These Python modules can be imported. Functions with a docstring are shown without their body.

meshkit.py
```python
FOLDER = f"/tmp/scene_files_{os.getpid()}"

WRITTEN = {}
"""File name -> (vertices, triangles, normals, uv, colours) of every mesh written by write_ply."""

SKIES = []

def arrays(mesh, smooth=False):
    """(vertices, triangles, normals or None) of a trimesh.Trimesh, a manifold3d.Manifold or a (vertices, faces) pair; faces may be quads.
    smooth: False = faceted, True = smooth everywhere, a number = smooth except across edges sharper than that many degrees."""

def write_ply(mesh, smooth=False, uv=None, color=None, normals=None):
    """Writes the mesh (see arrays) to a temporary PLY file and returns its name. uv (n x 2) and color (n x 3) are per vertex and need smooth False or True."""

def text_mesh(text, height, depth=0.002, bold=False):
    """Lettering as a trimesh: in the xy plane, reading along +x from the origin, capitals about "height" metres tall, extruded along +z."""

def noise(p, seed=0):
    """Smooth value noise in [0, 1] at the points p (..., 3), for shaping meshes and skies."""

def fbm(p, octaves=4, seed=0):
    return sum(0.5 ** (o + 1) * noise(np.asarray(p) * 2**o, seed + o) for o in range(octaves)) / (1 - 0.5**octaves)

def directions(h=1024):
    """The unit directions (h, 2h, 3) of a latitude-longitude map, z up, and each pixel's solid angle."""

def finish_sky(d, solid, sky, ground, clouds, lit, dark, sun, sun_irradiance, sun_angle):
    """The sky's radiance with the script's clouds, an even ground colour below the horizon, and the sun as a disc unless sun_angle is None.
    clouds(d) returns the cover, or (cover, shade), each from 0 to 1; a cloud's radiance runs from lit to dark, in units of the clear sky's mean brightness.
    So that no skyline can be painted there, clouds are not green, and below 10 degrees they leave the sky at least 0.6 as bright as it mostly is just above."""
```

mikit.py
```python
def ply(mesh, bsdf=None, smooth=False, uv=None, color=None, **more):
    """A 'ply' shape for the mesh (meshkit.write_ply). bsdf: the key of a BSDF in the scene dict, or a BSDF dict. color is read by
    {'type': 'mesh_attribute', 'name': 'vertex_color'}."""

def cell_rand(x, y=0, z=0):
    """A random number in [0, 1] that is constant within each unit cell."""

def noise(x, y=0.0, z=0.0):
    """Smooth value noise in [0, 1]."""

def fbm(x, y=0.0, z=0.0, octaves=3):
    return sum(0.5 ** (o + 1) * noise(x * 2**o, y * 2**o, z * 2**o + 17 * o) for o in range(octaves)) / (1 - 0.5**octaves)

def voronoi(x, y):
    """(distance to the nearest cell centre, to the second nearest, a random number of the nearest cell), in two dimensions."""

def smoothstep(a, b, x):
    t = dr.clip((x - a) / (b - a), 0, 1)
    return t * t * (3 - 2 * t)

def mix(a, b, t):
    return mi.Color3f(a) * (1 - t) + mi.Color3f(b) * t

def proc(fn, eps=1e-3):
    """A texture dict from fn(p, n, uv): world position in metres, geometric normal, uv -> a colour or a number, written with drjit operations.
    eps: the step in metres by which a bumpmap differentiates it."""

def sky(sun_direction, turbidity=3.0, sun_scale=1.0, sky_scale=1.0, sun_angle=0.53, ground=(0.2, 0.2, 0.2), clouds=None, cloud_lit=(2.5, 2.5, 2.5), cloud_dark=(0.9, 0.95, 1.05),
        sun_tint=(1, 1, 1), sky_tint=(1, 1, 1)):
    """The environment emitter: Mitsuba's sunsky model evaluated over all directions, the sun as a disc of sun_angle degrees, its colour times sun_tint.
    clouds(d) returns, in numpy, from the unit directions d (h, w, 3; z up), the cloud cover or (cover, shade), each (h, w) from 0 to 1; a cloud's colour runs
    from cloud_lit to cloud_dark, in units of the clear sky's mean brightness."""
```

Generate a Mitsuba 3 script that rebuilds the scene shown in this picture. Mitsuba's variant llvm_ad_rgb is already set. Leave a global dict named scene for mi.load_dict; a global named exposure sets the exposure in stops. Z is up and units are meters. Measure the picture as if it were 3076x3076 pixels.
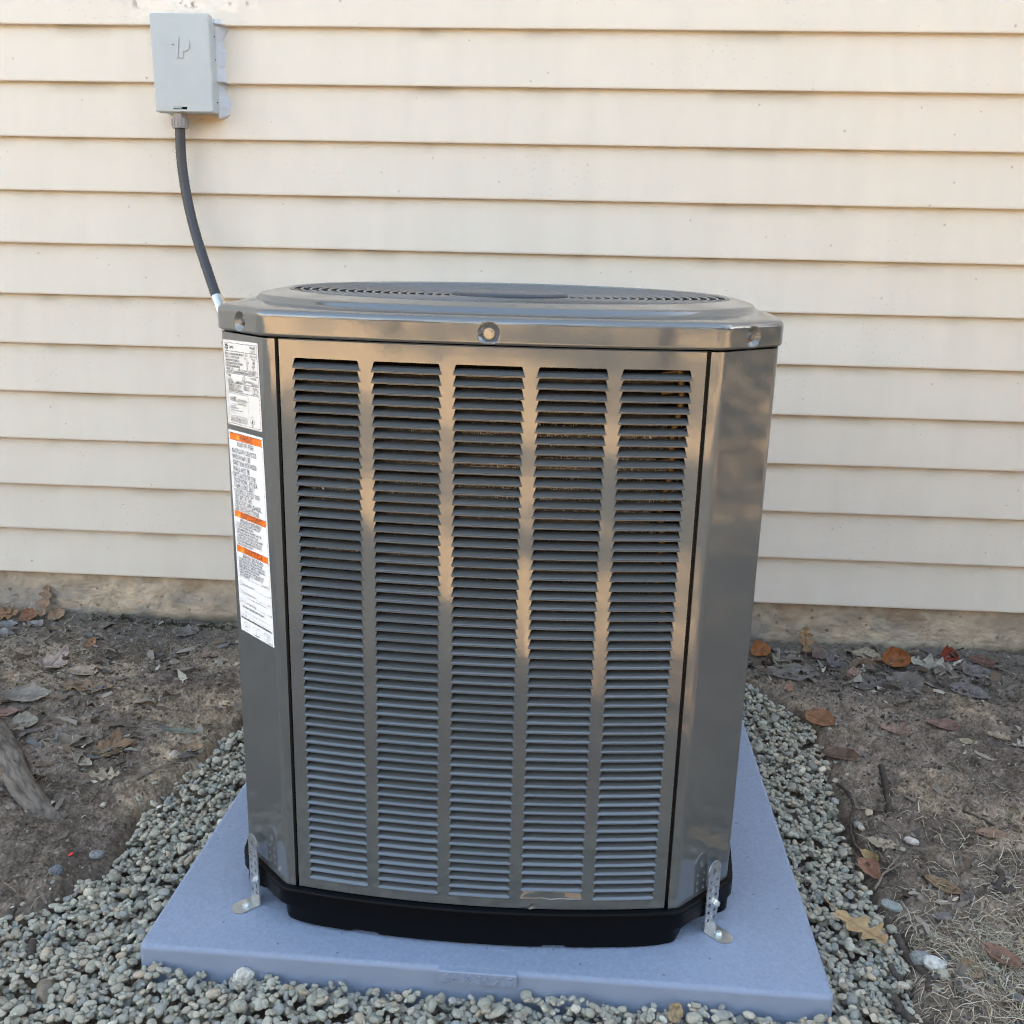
import math
import numpy as np
import trimesh
import shapely
from shapely.geometry import Polygon, box as sbox
from shapely import affinity
import drjit as dr
import mitsuba as mi
import mikit
import meshkit
from mikit import noise, fbm, voronoi, smoothstep, mix, cell_rand

T = mi.ScalarTransform4f
rng = np.random.default_rng(7)

# ------------------------------------------------------------------ camera, sky, exposure
CAM = np.array([0.5478, -1.0461, 0.9778])
FW = np.array([-0.054745, 0.963540, -0.261903])
UP = np.array([-0.037213, 0.260145, 0.964852])
exposure = 4.84
scene, labels = {}, {}
scene['camera'] = {'type': 'perspective', 'fov': 56.26, 'fov_axis': 'x', 'near_clip': 0.05, 'far_clip': 500.0,
                   'to_world': T().look_at(origin=CAM.tolist(), target=(CAM + FW).tolist(), up=UP.tolist())}
SUN = np.array([0.73, 0.69, 0.53])
scene['sky'] = mikit.sky(SUN.tolist(), turbidity=2.7, sky_scale=1.3, sky_tint=(1.38, 1.0, 0.755), sun_tint=(1.12, 1.04, 0.93))

# ------------------------------------------------------------------ helpers
used = {}


def key(parent, name):
    k = f'{parent}__{name}' if parent else name
    n = used.get(k, 0)
    used[k] = n + 1
    return k if n == 0 else f'{k}_{n:03d}'


def tag(k, label=None, category=None, group=None, kind=None):
    d = labels.setdefault(k, {})
    for a, b in (('label', label), ('category', category), ('group', group), ('kind', kind)):
        if b:
            d[a] = b
    return k


def thing(name, label, category, group=None):
    return tag(key(None, name), label, category, group)


def add(parent, name, mesh, mat, smooth=False, color=None, label=None):
    k = key(parent, name)
    scene[k] = mikit.ply(mesh, mat, smooth=smooth, color=color)
    if label:
        tag(k, label)
    return k


def tm(v, f):
    v, f = np.asarray(v, float), np.asarray(f, int)
    if f.shape[1] == 4:
        f = np.vstack([f[:, [0, 1, 2]], f[:, [0, 2, 3]]])
    return trimesh.Trimesh(v, f, process=False)


def cat(ms):
    return trimesh.util.concatenate([m for m in ms if len(m.faces)])


def grid_faces(nr, nc, close=False):
    r, c = np.meshgrid(np.arange(nr - 1), np.arange(nc if close else nc - 1), indexing='ij')
    a = r * nc + c
    b = r * nc + (c + 1) % nc
    return np.stack([a, b, b + nc, a + nc], -1).reshape(-1, 4)


def loft(rows, close=False):
    """rows: (nr, nc, 3); quads between successive rows."""
    rows = np.asarray(rows, float)
    return tm(rows.reshape(-1, 3), grid_faces(rows.shape[0], rows.shape[1], close))


def box(x0, x1, y0, y1, z0, z1, bevel=0.0):
    if bevel <= 0:
        m = trimesh.creation.box((x1 - x0, y1 - y0, z1 - z0))
        m.apply_translation(((x0 + x1) / 2, (y0 + y1) / 2, (z0 + z1) / 2))
        return m
    pts = []
    for sx in (0, 1):
        for sy in (0, 1):
            for sz in (0, 1):
                for ax in range(3):
                    p = [x0 + bevel if sx == 0 else x1 - bevel, y0 + bevel if sy == 0 else y1 - bevel, z0 + bevel if sz == 0 else z1 - bevel]
                    p[ax] = [(x0, x1)[sx], (y0, y1)[sy], (z0, z1)[sz]][ax]
                    pts.append(p)
    return trimesh.Trimesh(np.array(pts)).convex_hull


def tube(pts, radii, sides=10, caps=True):
    p = np.asarray(pts, float)
    t = np.gradient(p, axis=0)
    t /= np.linalg.norm(t, axis=1, keepdims=True) + 1e-12
    ref = np.array([0.31, 0.17, 0.93])
    if abs(t[0] @ ref) > 0.9:
        ref = np.array([1.0, 0, 0])
    a = np.cross(t, ref)
    a /= np.linalg.norm(a, axis=1, keepdims=True) + 1e-12
    b = np.cross(t, a)
    ang = np.arange(sides) * 2 * np.pi / sides
    r = np.broadcast_to(np.asarray(radii, float), (len(p),))[:, None, None]
    rows = p[:, None] + r * (np.cos(ang)[None, :, None] * a[:, None] + np.sin(ang)[None, :, None] * b[:, None])
    m = loft(rows, True)
    if caps:
        n = len(m.vertices)
        v = np.vstack([m.vertices, p[:1], p[-1:]])
        i = np.arange(sides)
        j = (i + 1) % sides
        e = (len(p) - 1) * sides
        f = np.vstack([m.faces, np.stack([j, i, i * 0 + n], 1), np.stack([e + i, e + j, i * 0 + n + 1], 1)])
        m = tm(v, f)
    return m


def spline(pts, n):
    from scipy.interpolate import CubicSpline
    p = np.asarray(pts, float)
    s = np.r_[0, np.cumsum(np.linalg.norm(np.diff(p, axis=0), axis=1))]
    return CubicSpline(s, p)(np.linspace(0, s[-1], n))


def extrude(poly, h):
    gs = getattr(poly, 'geoms', [poly])
    return cat([trimesh.creation.extrude_polygon(g, h, engine='earcut') for g in gs if g.area > 1e-12])


def flat(poly):
    vs, fs, n = [], [], 0
    for g in getattr(poly, 'geoms', [poly]):
        if g.geom_type != 'Polygon' or g.area < 1e-12:
            continue
        v, f = trimesh.creation.triangulate_polygon(g, engine='earcut')
        vs.append(v)
        fs.append(f + n)
        n += len(v)
    return np.vstack(vs), np.vstack(fs)


def frame(m, o, ex, ey, ez):
    """places a mesh built in local x, y, z into the frame o, ex, ey, ez"""
    m = m.copy()
    M = np.eye(4)
    M[:3, 0], M[:3, 1], M[:3, 2], M[:3, 3] = ex, ey, ez, o
    m.apply_transform(M)
    return m


# ------------------------------------------------------------------ materials
def mat(name, d, two=True):
    scene[name] = {'type': 'twosided', 'bsdf': d} if two else d
    return name


def rgb(*c):
    return {'type': 'rgb', 'value': list(c)}


def principled(c, rough=0.5, **k):
    return {'type': 'principled', 'base_color': c if isinstance(c, dict) else rgb(*c), 'roughness': rough, **k}


def bump(fn, scale, inner, eps=1e-3):
    return {'type': 'bumpmap', 'tex': mikit.proc(fn, eps), 'scale': scale, 'bsdf': inner}


WY = 1.1514
E_SID, Z_SID = 0.1138, 0.1785


def siding_col(p, n, uv):
    # grime: faint streaks, mildew specks that gather under each lap
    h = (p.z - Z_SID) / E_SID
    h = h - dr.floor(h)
    big = fbm(p.x * 1.7, p.z * 2.5, 3.0, 3)
    streak = fbm(p.x * 28, p.z * 5, 1.0, 3)
    d, d2, which = voronoi(p.x * 26, p.z * 26 + 40)
    speck = dr.select(which > 0.90, 1.0 - smoothstep(0.02, 0.02 + 0.09 * cell_rand(which * 977.0), d * (0.7 + 0.9 * noise(p.x * 300, p.z * 300))), 0.0)
    d3, d4, w3 = voronoi(p.x * 75, p.z * 75)
    fine = dr.select(w3 > 0.80, 1.0 - smoothstep(0.05, 0.16, d3), 0.0) * smoothstep(0.50, 0.72, fbm(p.x * 4, p.z * 9, 8.0, 3))
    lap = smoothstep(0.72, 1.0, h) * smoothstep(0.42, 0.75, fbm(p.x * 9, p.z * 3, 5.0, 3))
    c = mix((0.635, 0.575, 0.480), (0.600, 0.555, 0.480), big)
    c = c * (0.95 + 0.08 * streak)
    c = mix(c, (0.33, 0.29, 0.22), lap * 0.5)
    c = mix(c, (0.20, 0.17, 0.13), dr.clip(speck * 0.55 + fine * 0.30, 0, 1))
    # torn paint and old caulk above the disconnect box
    m = fbm(p.x * 30, p.z * 60, 2.0, 4)
    r = smoothstep(0.16, 0.10, dr.abs(p.x + 0.285)) * smoothstep(1.438, 1.452, p.z) * smoothstep(1.53, 1.48, p.z)
    c = mix(c, (0.80, 0.74, 0.66), r * smoothstep(0.42, 0.62, m) * 0.35)
    tear = smoothstep(1.462, 1.475, p.z + 0.012 * (noise(p.x * 40) - 0.5)) * smoothstep(0.55, 0.63, fbm(p.x * 55, p.z * 38, 9.0, 4)) * r
    c = mix(c, (0.22, 0.16, 0.12), tear * 0.9)
    # rust tint below the box
    b = smoothstep(0.05, 0.01, dr.abs(p.x + 0.26)) * smoothstep(1.19, 1.245, p.z) * smoothstep(1.262, 1.25, p.z)
    c = mix(c, (0.55, 0.40, 0.22), b * 0.45)
    return c


def siding_bump(p, n, uv):
    return fbm(p.x * 30, p.z * 140, p.y * 30, 3) * 0.6 + noise(p.x * 420, p.z * 420) * 0.25


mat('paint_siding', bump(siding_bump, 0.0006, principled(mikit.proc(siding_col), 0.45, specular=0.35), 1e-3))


def found_col(p, n, uv):
    a = fbm(p.x * 7, p.z * 12, 1.0, 4)
    b = fbm(p.x * 45, p.z * 60, 4.0, 3)
    c = mix((0.53, 0.435, 0.32), (0.40, 0.335, 0.255), smoothstep(0.35, 0.65, a))
    c = c * (0.66 + 0.65 * b)
    rust = smoothstep(0.60, 0.72, fbm(p.x * 11, p.z * 14, 9.0, 3)) * smoothstep(0.09, 0.16, p.z)
    c = mix(c, (0.20, 0.11, 0.055), rust * 0.35)
    grey = smoothstep(0.52, 0.62, fbm(p.x * 6 + 20, p.z * 20, 2.0, 4)) * smoothstep(0.15, 0.11, p.z)
    c = mix(c, (0.24, 0.24, 0.24), grey * 0.45)
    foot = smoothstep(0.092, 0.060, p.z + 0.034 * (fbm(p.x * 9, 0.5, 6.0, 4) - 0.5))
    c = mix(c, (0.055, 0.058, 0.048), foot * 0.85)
    d, d2, w = voronoi(p.x * 60, p.z * 60)
    c = mix(c, (0.10, 0.08, 0.055), dr.select(w > 0.955, 1.0 - smoothstep(0.05, 0.12 + 0.35 * cell_rand(w * 991.0), d), 0.0) * 0.7)
    crk = smoothstep(0.010, 0.003, dr.abs(fbm(p.x * 14, p.z * 10, 12.0, 4) - 0.5)) * smoothstep(0.5, 0.6, noise(p.x * 6, p.z * 5, 3.0))
    return mix(c, (0.10, 0.08, 0.06), crk * 0.25)


mat('concrete', bump(lambda p, n, uv: fbm(p.x * 160, p.z * 160, 0.0, 3), 0.0050, {'type': 'diffuse', 'reflectance': mikit.proc(found_col)}))


def ground_col(p, n, uv):
    a = fbm(p.x * 5, p.y * 5, 1.0, 4)
    b = fbm(p.x * 40, p.y * 40, 2.0, 3)
    s = noise(p.x * 330, p.y * 330)
    c = mix((0.185, 0.157, 0.130), (0.285, 0.243, 0.200), smoothstep(0.35, 0.68, a))
    c = mix(c, (0.400, 0.330, 0.240), smoothstep(0.54, 0.72, fbm(p.x * 7 + 9, p.y * 7, 5.0, 3)) * 0.75)
    c = c * mi.Color3f(0.88, 0.82, 0.78) * (0.40 + 1.05 * b) * (0.62 + 0.75 * s)
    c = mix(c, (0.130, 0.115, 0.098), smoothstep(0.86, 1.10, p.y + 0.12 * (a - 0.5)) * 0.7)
    d, d2, w = voronoi(p.x * 150, p.y * 150)
    c = mix(c, (0.36, 0.32, 0.27), dr.select(w > 0.92, 1.0 - smoothstep(0.1, 0.34, d), 0.0) * 0.7)
    # beyond the bare strip: dry straw coloured lawn
    far = dr.maximum(smoothstep(1.9, 2.5, dr.abs(p.x - 0.45) + 0.3 * (a - 0.5)), smoothstep(-0.75, -1.1, p.y + 0.3 * (a - 0.5)))
    g = mix((0.52, 0.42, 0.30), (0.43, 0.35, 0.245), fbm(p.x * 2, p.y * 2, 7.0, 4)) * (0.7 + 0.6 * noise(p.x * 60, p.y * 60))
    return mix(c, g, far)


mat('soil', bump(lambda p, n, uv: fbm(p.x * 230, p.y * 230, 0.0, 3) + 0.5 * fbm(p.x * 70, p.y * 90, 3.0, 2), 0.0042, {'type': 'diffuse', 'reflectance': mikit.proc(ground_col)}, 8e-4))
vcol = {'type': 'mesh_attribute', 'name': 'vertex_color'}
mat('coloured_matt', {'type': 'diffuse', 'reflectance': vcol})
mat('stone', principled(vcol, 0.75, specular=0.15))
mat('leaf', principled(vcol, 0.6, specular=0.25))


def peel(p, n, uv):
    return fbm(p.x * 210, p.y * 210, p.z * 210, 2)


PAINT = {'type': 'roughplastic', 'distribution': 'ggx', 'int_ior': 2.05, 'alpha': 0.006, 'nonlinear': True, 'diffuse_reflectance': rgb(0.330, 0.356, 0.366)}
mat('unit_paint', bump(peel, 0.000016, PAINT, 6e-4))
mat('unit_paint_plain', {**PAINT, 'alpha': 0.03})
mat('guard_wire', {'type': 'roughplastic', 'int_ior': 1.5, 'alpha': 0.12, 'diffuse_reflectance': rgb(0.15, 0.155, 0.16)})
mat('motor_cap_paint', principled((0.055, 0.062, 0.075), 0.42))
mat('black_pan', bump(lambda p, n, uv: fbm(p.x * 60, p.y * 60, p.z * 90, 3), 0.0006, principled((0.0035, 0.0038, 0.0048), 0.36, specular=0.10)))
mat('dark_void', {'type': 'diffuse', 'reflectance': rgb(0.012, 0.012, 0.012)})
mat('gasket', principled((0.012, 0.012, 0.013), 0.55))


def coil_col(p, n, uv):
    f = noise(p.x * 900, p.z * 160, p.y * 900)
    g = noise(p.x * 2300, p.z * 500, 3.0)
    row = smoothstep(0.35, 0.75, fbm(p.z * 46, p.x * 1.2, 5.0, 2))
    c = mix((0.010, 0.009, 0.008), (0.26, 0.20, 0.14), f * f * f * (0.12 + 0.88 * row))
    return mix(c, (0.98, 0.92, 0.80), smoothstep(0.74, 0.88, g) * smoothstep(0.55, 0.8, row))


mat('spine_fin', principled(mikit.proc(coil_col), 0.38, metallic=0.45))
mat('brass', principled((0.085, 0.055, 0.022), 0.45, metallic=0.9))


def pad_col(p, n, uv):
    a = fbm(p.x * 4, p.y * 4, p.z * 4, 3)
    g = dr.clip(fbm(p.x * 230, p.y * 230, p.z * 230, 2) * 2.2 - 0.6, 0, 1)
    top = smoothstep(0.5, 0.9, dr.abs(n.z))
    c = mi.Color3f(0.245, 0.288, 0.375)
    c = c * (0.92 + 0.12 * a) * mix((1, 1, 1), (0.92 + 0.15 * g,) * 3, top)
    d, d2, w = voronoi(p.x * 34, p.y * 34)
    return mix(c, (0.10, 0.11, 0.14), dr.select(w > 0.80, 1.0 - smoothstep(0.035, 0.09, d), 0.0) * 0.6 * top)


def pad_bump(p, n, uv):
    return fbm(p.x * 170, p.y * 170, p.z * 170, 3) * smoothstep(0.5, 0.9, dr.abs(n.z))


mat('pad_plastic', bump(pad_bump, 0.0012, principled(mikit.proc(pad_col), 0.55, specular=0.35), 7e-4))
def galv_col(p, n, uv):
    d, d2, w = voronoi((p.x + p.y) * 160, p.z * 160)
    return mix((0.38, 0.40, 0.40), (0.54, 0.56, 0.55), w * 0.6 + 0.4 * noise(p.x * 90, p.y * 90, p.z * 90))


mat('zinc', principled(mikit.proc(galv_col), 0.36, metallic=0.8))
mat('bright_zinc', principled((0.72, 0.75, 0.74), 0.22, metallic=0.95))
mat('bolt_steel', principled((0.34, 0.34, 0.34), 0.3, metallic=0.9))
mat('box_grey', bump(lambda p, n, uv: noise(p.x * 500, p.z * 500, p.y * 500), 0.00035,
    principled(mikit.proc(lambda p, n, uv: mix((0.345, 0.395, 0.415), (0.395, 0.435, 0.445), fbm(p.x * 25, p.z * 18, p.y * 20, 3))), 0.42)))
mat('caulk', principled((0.44, 0.475, 0.52), 0.30))
mat('fitting_grey', principled((0.26, 0.24, 0.235), 0.5))
mat('conduit_grey', principled((0.036, 0.037, 0.041), 0.45))
mat('label_white', principled((0.82, 0.84, 0.86), 0.32))
mat('label_white_dull', principled((0.72, 0.72, 0.70), 0.38))
mat('print_black', principled((0.02, 0.02, 0.022), 0.4))
mat('print_grey', principled((0.10, 0.11, 0.12), 0.4))
mat('print_orange', principled((0.90, 0.175, 0.012), 0.35))
mat('print_yellow', principled((0.85, 0.50, 0.03), 0.35))
mat('bark', bump(lambda p, n, uv: fbm((p.x + p.y) * 95, (p.x - p.y) * 22, p.z * 95, 4), 0.011,
    {'type': 'diffuse', 'reflectance': mikit.proc(lambda p, n, uv: mix((0.10, 0.083, 0.068), (0.235, 0.200, 0.165), smoothstep(0.25, 0.75, fbm((p.x + p.y) * 75, (p.x - p.y) * 16, p.z * 75, 4))))}))
mat('twig_dark', {'type': 'diffuse', 'reflectance': mikit.proc(lambda p, n, uv: mix((0.05, 0.042, 0.037), (0.12, 0.10, 0.085), fbm(p.x * 150, p.y * 150, p.z * 150, 3)))})
mat('twig_pale', {'type': 'diffuse', 'reflectance': mikit.proc(lambda p, n, uv: mix((0.16, 0.13, 0.10), (0.28, 0.24, 0.19), fbm(p.x * 150, p.y * 150, p.z * 150, 3)))})
mat('red_scrap', principled((0.55, 0.03, 0.03), 0.4))
mat('roofing', {'type': 'diffuse', 'reflectance': rgb(0.10, 0.10, 0.10)})
mat('wood_mass', {'type': 'diffuse', 'reflectance': mikit.proc(lambda p, n, uv: mix((0.20, 0.17, 0.11), (0.42, 0.34, 0.21), fbm(p.x * 1.5, p.y * 1.5, p.z * 1.5, 4)))})

# ------------------------------------------------------------------ ground
PYAW = -0.0154
EX, EY = np.array([math.cos(PYAW), math.sin(PYAW)]), np.array([-math.sin(PYAW), math.cos(PYAW)])
PAD = 0.9144
PADPOLY = Polygon([tuple(a * EX + b * EY) for a, b in ((0, 0), (PAD, 0), (PAD, PAD), (0, PAD))])
GRAVEL = Polygon([(-0.30, -0.45), (-0.285, -0.10), (-0.262, 0.06), (-0.205, 0.115), (-0.150, 0.245), (-0.165, 0.36), (-0.118, 0.56), (-0.09, 0.80), (-0.03, 0.98),
                  (0.30, 1.03), (0.70, 1.02), (0.985, 0.965), (1.045, 0.86), (1.082, 0.765), (1.075, 0.60), (1.056, 0.42), (1.046, 0.25), (1.064, 0.13), (1.045, 0.03), (1.03, -0.06), (1.06, -0.45)]).buffer(0.02).buffer(-0.02)


def surf_level(x, y):
    return 0.040 + 0.018 * np.clip(y / 1.05, 0, 1.05) + 0.006 * np.clip(x - 0.3, -0.5, 0.8) + 0.0 * x


def ground_h(x, y):
    p = np.stack([x, y, x * 0], -1)
    near = np.exp(-(np.maximum(np.abs(x - 0.45) - 2.0, 0) / 1.0) ** 2) * np.exp(-(np.maximum(np.abs(y - 0.2) - 1.3, 0) / 1.0) ** 2)
    pts = shapely.points(x, y)
    d = shapely.distance(pts, GRAVEL.exterior)
    ins = shapely.contains(GRAVEL, pts)
    sd = np.where(ins, -d, d) + 0.022 * (meshkit.fbm(p * 22, 3, 5) - 0.5)
    t = np.clip((sd + 0.030) / 0.034, 0, 1)
    trench = (t * t * (3 - 2 * t)) - 1
    h = surf_level(x, y) + 0.030 * trench
    rough = 0.35 + 0.65 * t
    h = h + rough * (0.020 * (meshkit.fbm(p * 7, 3, 1) - 0.5) + 0.010 * (meshkit.fbm(p * 38, 3, 2) - 0.5))
    clod = meshkit.fbm(p * 105, 2, 3)
    h = h + near * rough * (0.0150 * np.clip(clod - 0.42, 0, 1) + 0.0070 * (meshkit.fbm(p * 260, 2, 4) - 0.5))
    # berm of spoil along the left and right edges of the gravel
    h = h + 0.006 * np.exp(-((sd - 0.045) / 0.03) ** 2) * (0.4 + 0.9 * meshkit.noise(p * 9, 6)) * (y < 0.75)
    # the root on the left pushes the soil up
    q = (x + 0.38) * 0.72 + (y - 0.40) * 0.70
    h = h + 0.004 * np.exp(-(q / 0.05) ** 2) * (x < -0.2)
    wallup = np.clip((y - 1.05) / 0.12, 0, 1)
    h = h + 0.006 * wallup * meshkit.fbm(p * 14, 3, 8)
    return np.where(np.abs(x) + np.abs(y) < 12, h, np.minimum(h, 0.05))


def axis(lo, hi, step, far):
    core = np.arange(lo, hi + step / 2, step)
    out, s = [], step
    pos = hi
    right = []
    while pos < far:
        s *= 1.35
        pos += s
        right.append(pos)
    pos, s, left = lo, step, []
    while pos > -far:
        s *= 1.35
        pos -= s
        left.append(pos)
    return np.r_[left[::-1], core, right]


gx, gy = axis(-1.12, 1.98, 0.0042, 90.0), axis(-0.30, 1.19, 0.0042, 90.0)
GX, GY = np.meshgrid(gx, gy)
GZ = ground_h(GX.ravel(), GY.ravel()).reshape(GX.shape)
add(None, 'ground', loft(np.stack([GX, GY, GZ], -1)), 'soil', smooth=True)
tag('ground', 'bare grey brown soil running up to the foundation', 'ground', kind='structure')

from scipy.interpolate import RegularGridInterpolator
GH = RegularGridInterpolator((gy, gx), GZ, bounds_error=False, fill_value=0.05)


def gh(x, y):
    return GH(np.stack([np.atleast_1d(y), np.atleast_1d(x)], -1))


# ------------------------------------------------------------------ house
house = thing('house', 'house wall of cream horizontal lap siding on a stained concrete foundation', 'house')
HX0, HX1, HTOP, HBACK = -7.0, 2.8, 5.6, 9.0
NPL = 13


def plank_mesh(i, x0, x1, n):
    z0 = Z_SID + i * E_SID
    xs = np.linspace(x0, x1, n)
    w = (meshkit.fbm(np.stack([xs * 1.3, xs * 0 + i * 7.3, xs * 0], -1), 3, 11) - 0.5)
    w2 = (meshkit.fbm(np.stack([xs * 5, xs * 0 + i * 3.1, xs * 0], -1), 2, 12) - 0.5)
    w3 = (meshkit.fbm(np.stack([xs * 2.1, xs * 0 + i * 1.7, xs * 0], -1), 2, 13) - 0.5)
    prof = [(0.0150, 0.0006), (0.0022, -0.0004), (0.0006, 0.0002), (0.0, 0.0018), (0.0001, 0.005), (0.0040, 0.035), (0.0082, 0.07), (0.0134, E_SID + 0.003)]
    rows = []
    for k, (dy, dz) in enumerate(prof):
        a = 1.0 if k < 5 else (0.6 if k == 5 else 0.2)
        rows.append(np.stack([xs, WY + dy + a * 0.0022 * w + (0.0010 * w3 if k in (5, 6) else 0), z0 + dz + (0.0017 * w + 0.0008 * w2) * (1 if k < 5 else 0.3)], -1))
    return loft(rows)


for i in range(NPL):
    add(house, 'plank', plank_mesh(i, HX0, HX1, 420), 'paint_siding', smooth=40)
up = []
for i in range(NPL, int((HTOP - Z_SID) / E_SID) + 1):
    up.append(plank_mesh(i, HX0, HX1, 12))
k = add(house, 'upper_siding', cat(up), 'paint_siding', smooth=40)
add(house, 'foundation', box(HX0, HX1, WY + 0.0135, WY + 0.25, -0.6, Z_SID + 0.03), 'concrete')
add(house, 'side_walls', box(HX0 + 0.02, HX1 - 0.02, WY + 0.03, HBACK, Z_SID + 0.001, HTOP), 'paint_siding')
rx0, rx1 = HX0 - 0.3, HX1 + 0.25
yr = (WY + HBACK) / 2
roof = loft([[(rx0, WY - 0.35, HTOP - 0.05), (rx1, WY - 0.35, HTOP - 0.05)], [(rx0, yr, HTOP + 1.9), (rx1, yr, HTOP + 1.9)], [(rx0, HBACK + 0.35, HTOP - 0.05), (rx1, HBACK + 0.35, HTOP - 0.05)],
             [(rx0, HBACK + 0.35, HTOP - 0.2), (rx1, HBACK + 0.35, HTOP - 0.2)], [(rx0, WY - 0.35, HTOP - 0.2), (rx1, WY - 0.35, HTOP - 0.2)], [(rx0, WY - 0.35, HTOP - 0.05), (rx1, WY - 0.35, HTOP - 0.05)]])
add(house, 'roof', roof, 'roofing')

# woods around the yard (seen only as the dark band in the reflections)
th = np.linspace(0, 2 * np.pi, 220, endpoint=False)
rows = []
for j, zz in enumerate(np.linspace(-0.3, 1.0, 26)):
    t = max(zz, 0)
    base = np.stack([np.cos(th) * 6, np.sin(th) * 6, th * 0 + zz * 7], -1)
    hgt = 3.2 + 3.0 * meshkit.fbm(np.stack([np.cos(th) * 4, np.sin(th) * 4, th * 0], -1), 4, 21)
    r = 21 + 3.5 * (meshkit.fbm(base, 4, 22) - 0.5) * 2 + 2.0 * t * t
    rows.append(np.stack([0.5 + r * np.cos(th), -1 + r * np.sin(th), hgt * zz], -1))
add(None, 'woods', loft(rows, True), 'wood_mass')
tag('woods', 'dark belt of woods around the yard, mirrored in the glossy paint', 'woods', kind='stuff')

# leafy shrub at the house corner and a yard tree: outside the frame, they dapple the sun that the glossy paint mirrors
frng = np.random.default_rng(17)


def foliage(blobs, n, size):
    c = np.array([b[:3] for b in blobs])
    r = np.array([b[3] for b in blobs])
    i = frng.choice(len(blobs), n, p=r ** 2 / (r ** 2).sum())
    d = frng.normal(size=(n, 3))
    d /= np.linalg.norm(d, axis=1, keepdims=True)
    p = c[i] + d * (r[i] * frng.uniform(0.45, 1.0, n) ** 0.5)[:, None]
    a = frng.normal(size=(n, 3))
    a /= np.linalg.norm(a, axis=1, keepdims=True)
    b = np.cross(a, frng.normal(size=(n, 3)))
    b /= np.linalg.norm(b, axis=1, keepdims=True)
    s = size * frng.uniform(0.6, 1.4, n)[:, None]
    v = np.stack([p - a * s, p + b * s * 0.45, p + a * s, p - b * s * 0.45], 1).reshape(-1, 3)
    return tm(v, np.arange(4 * n).reshape(-1, 4))


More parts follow.
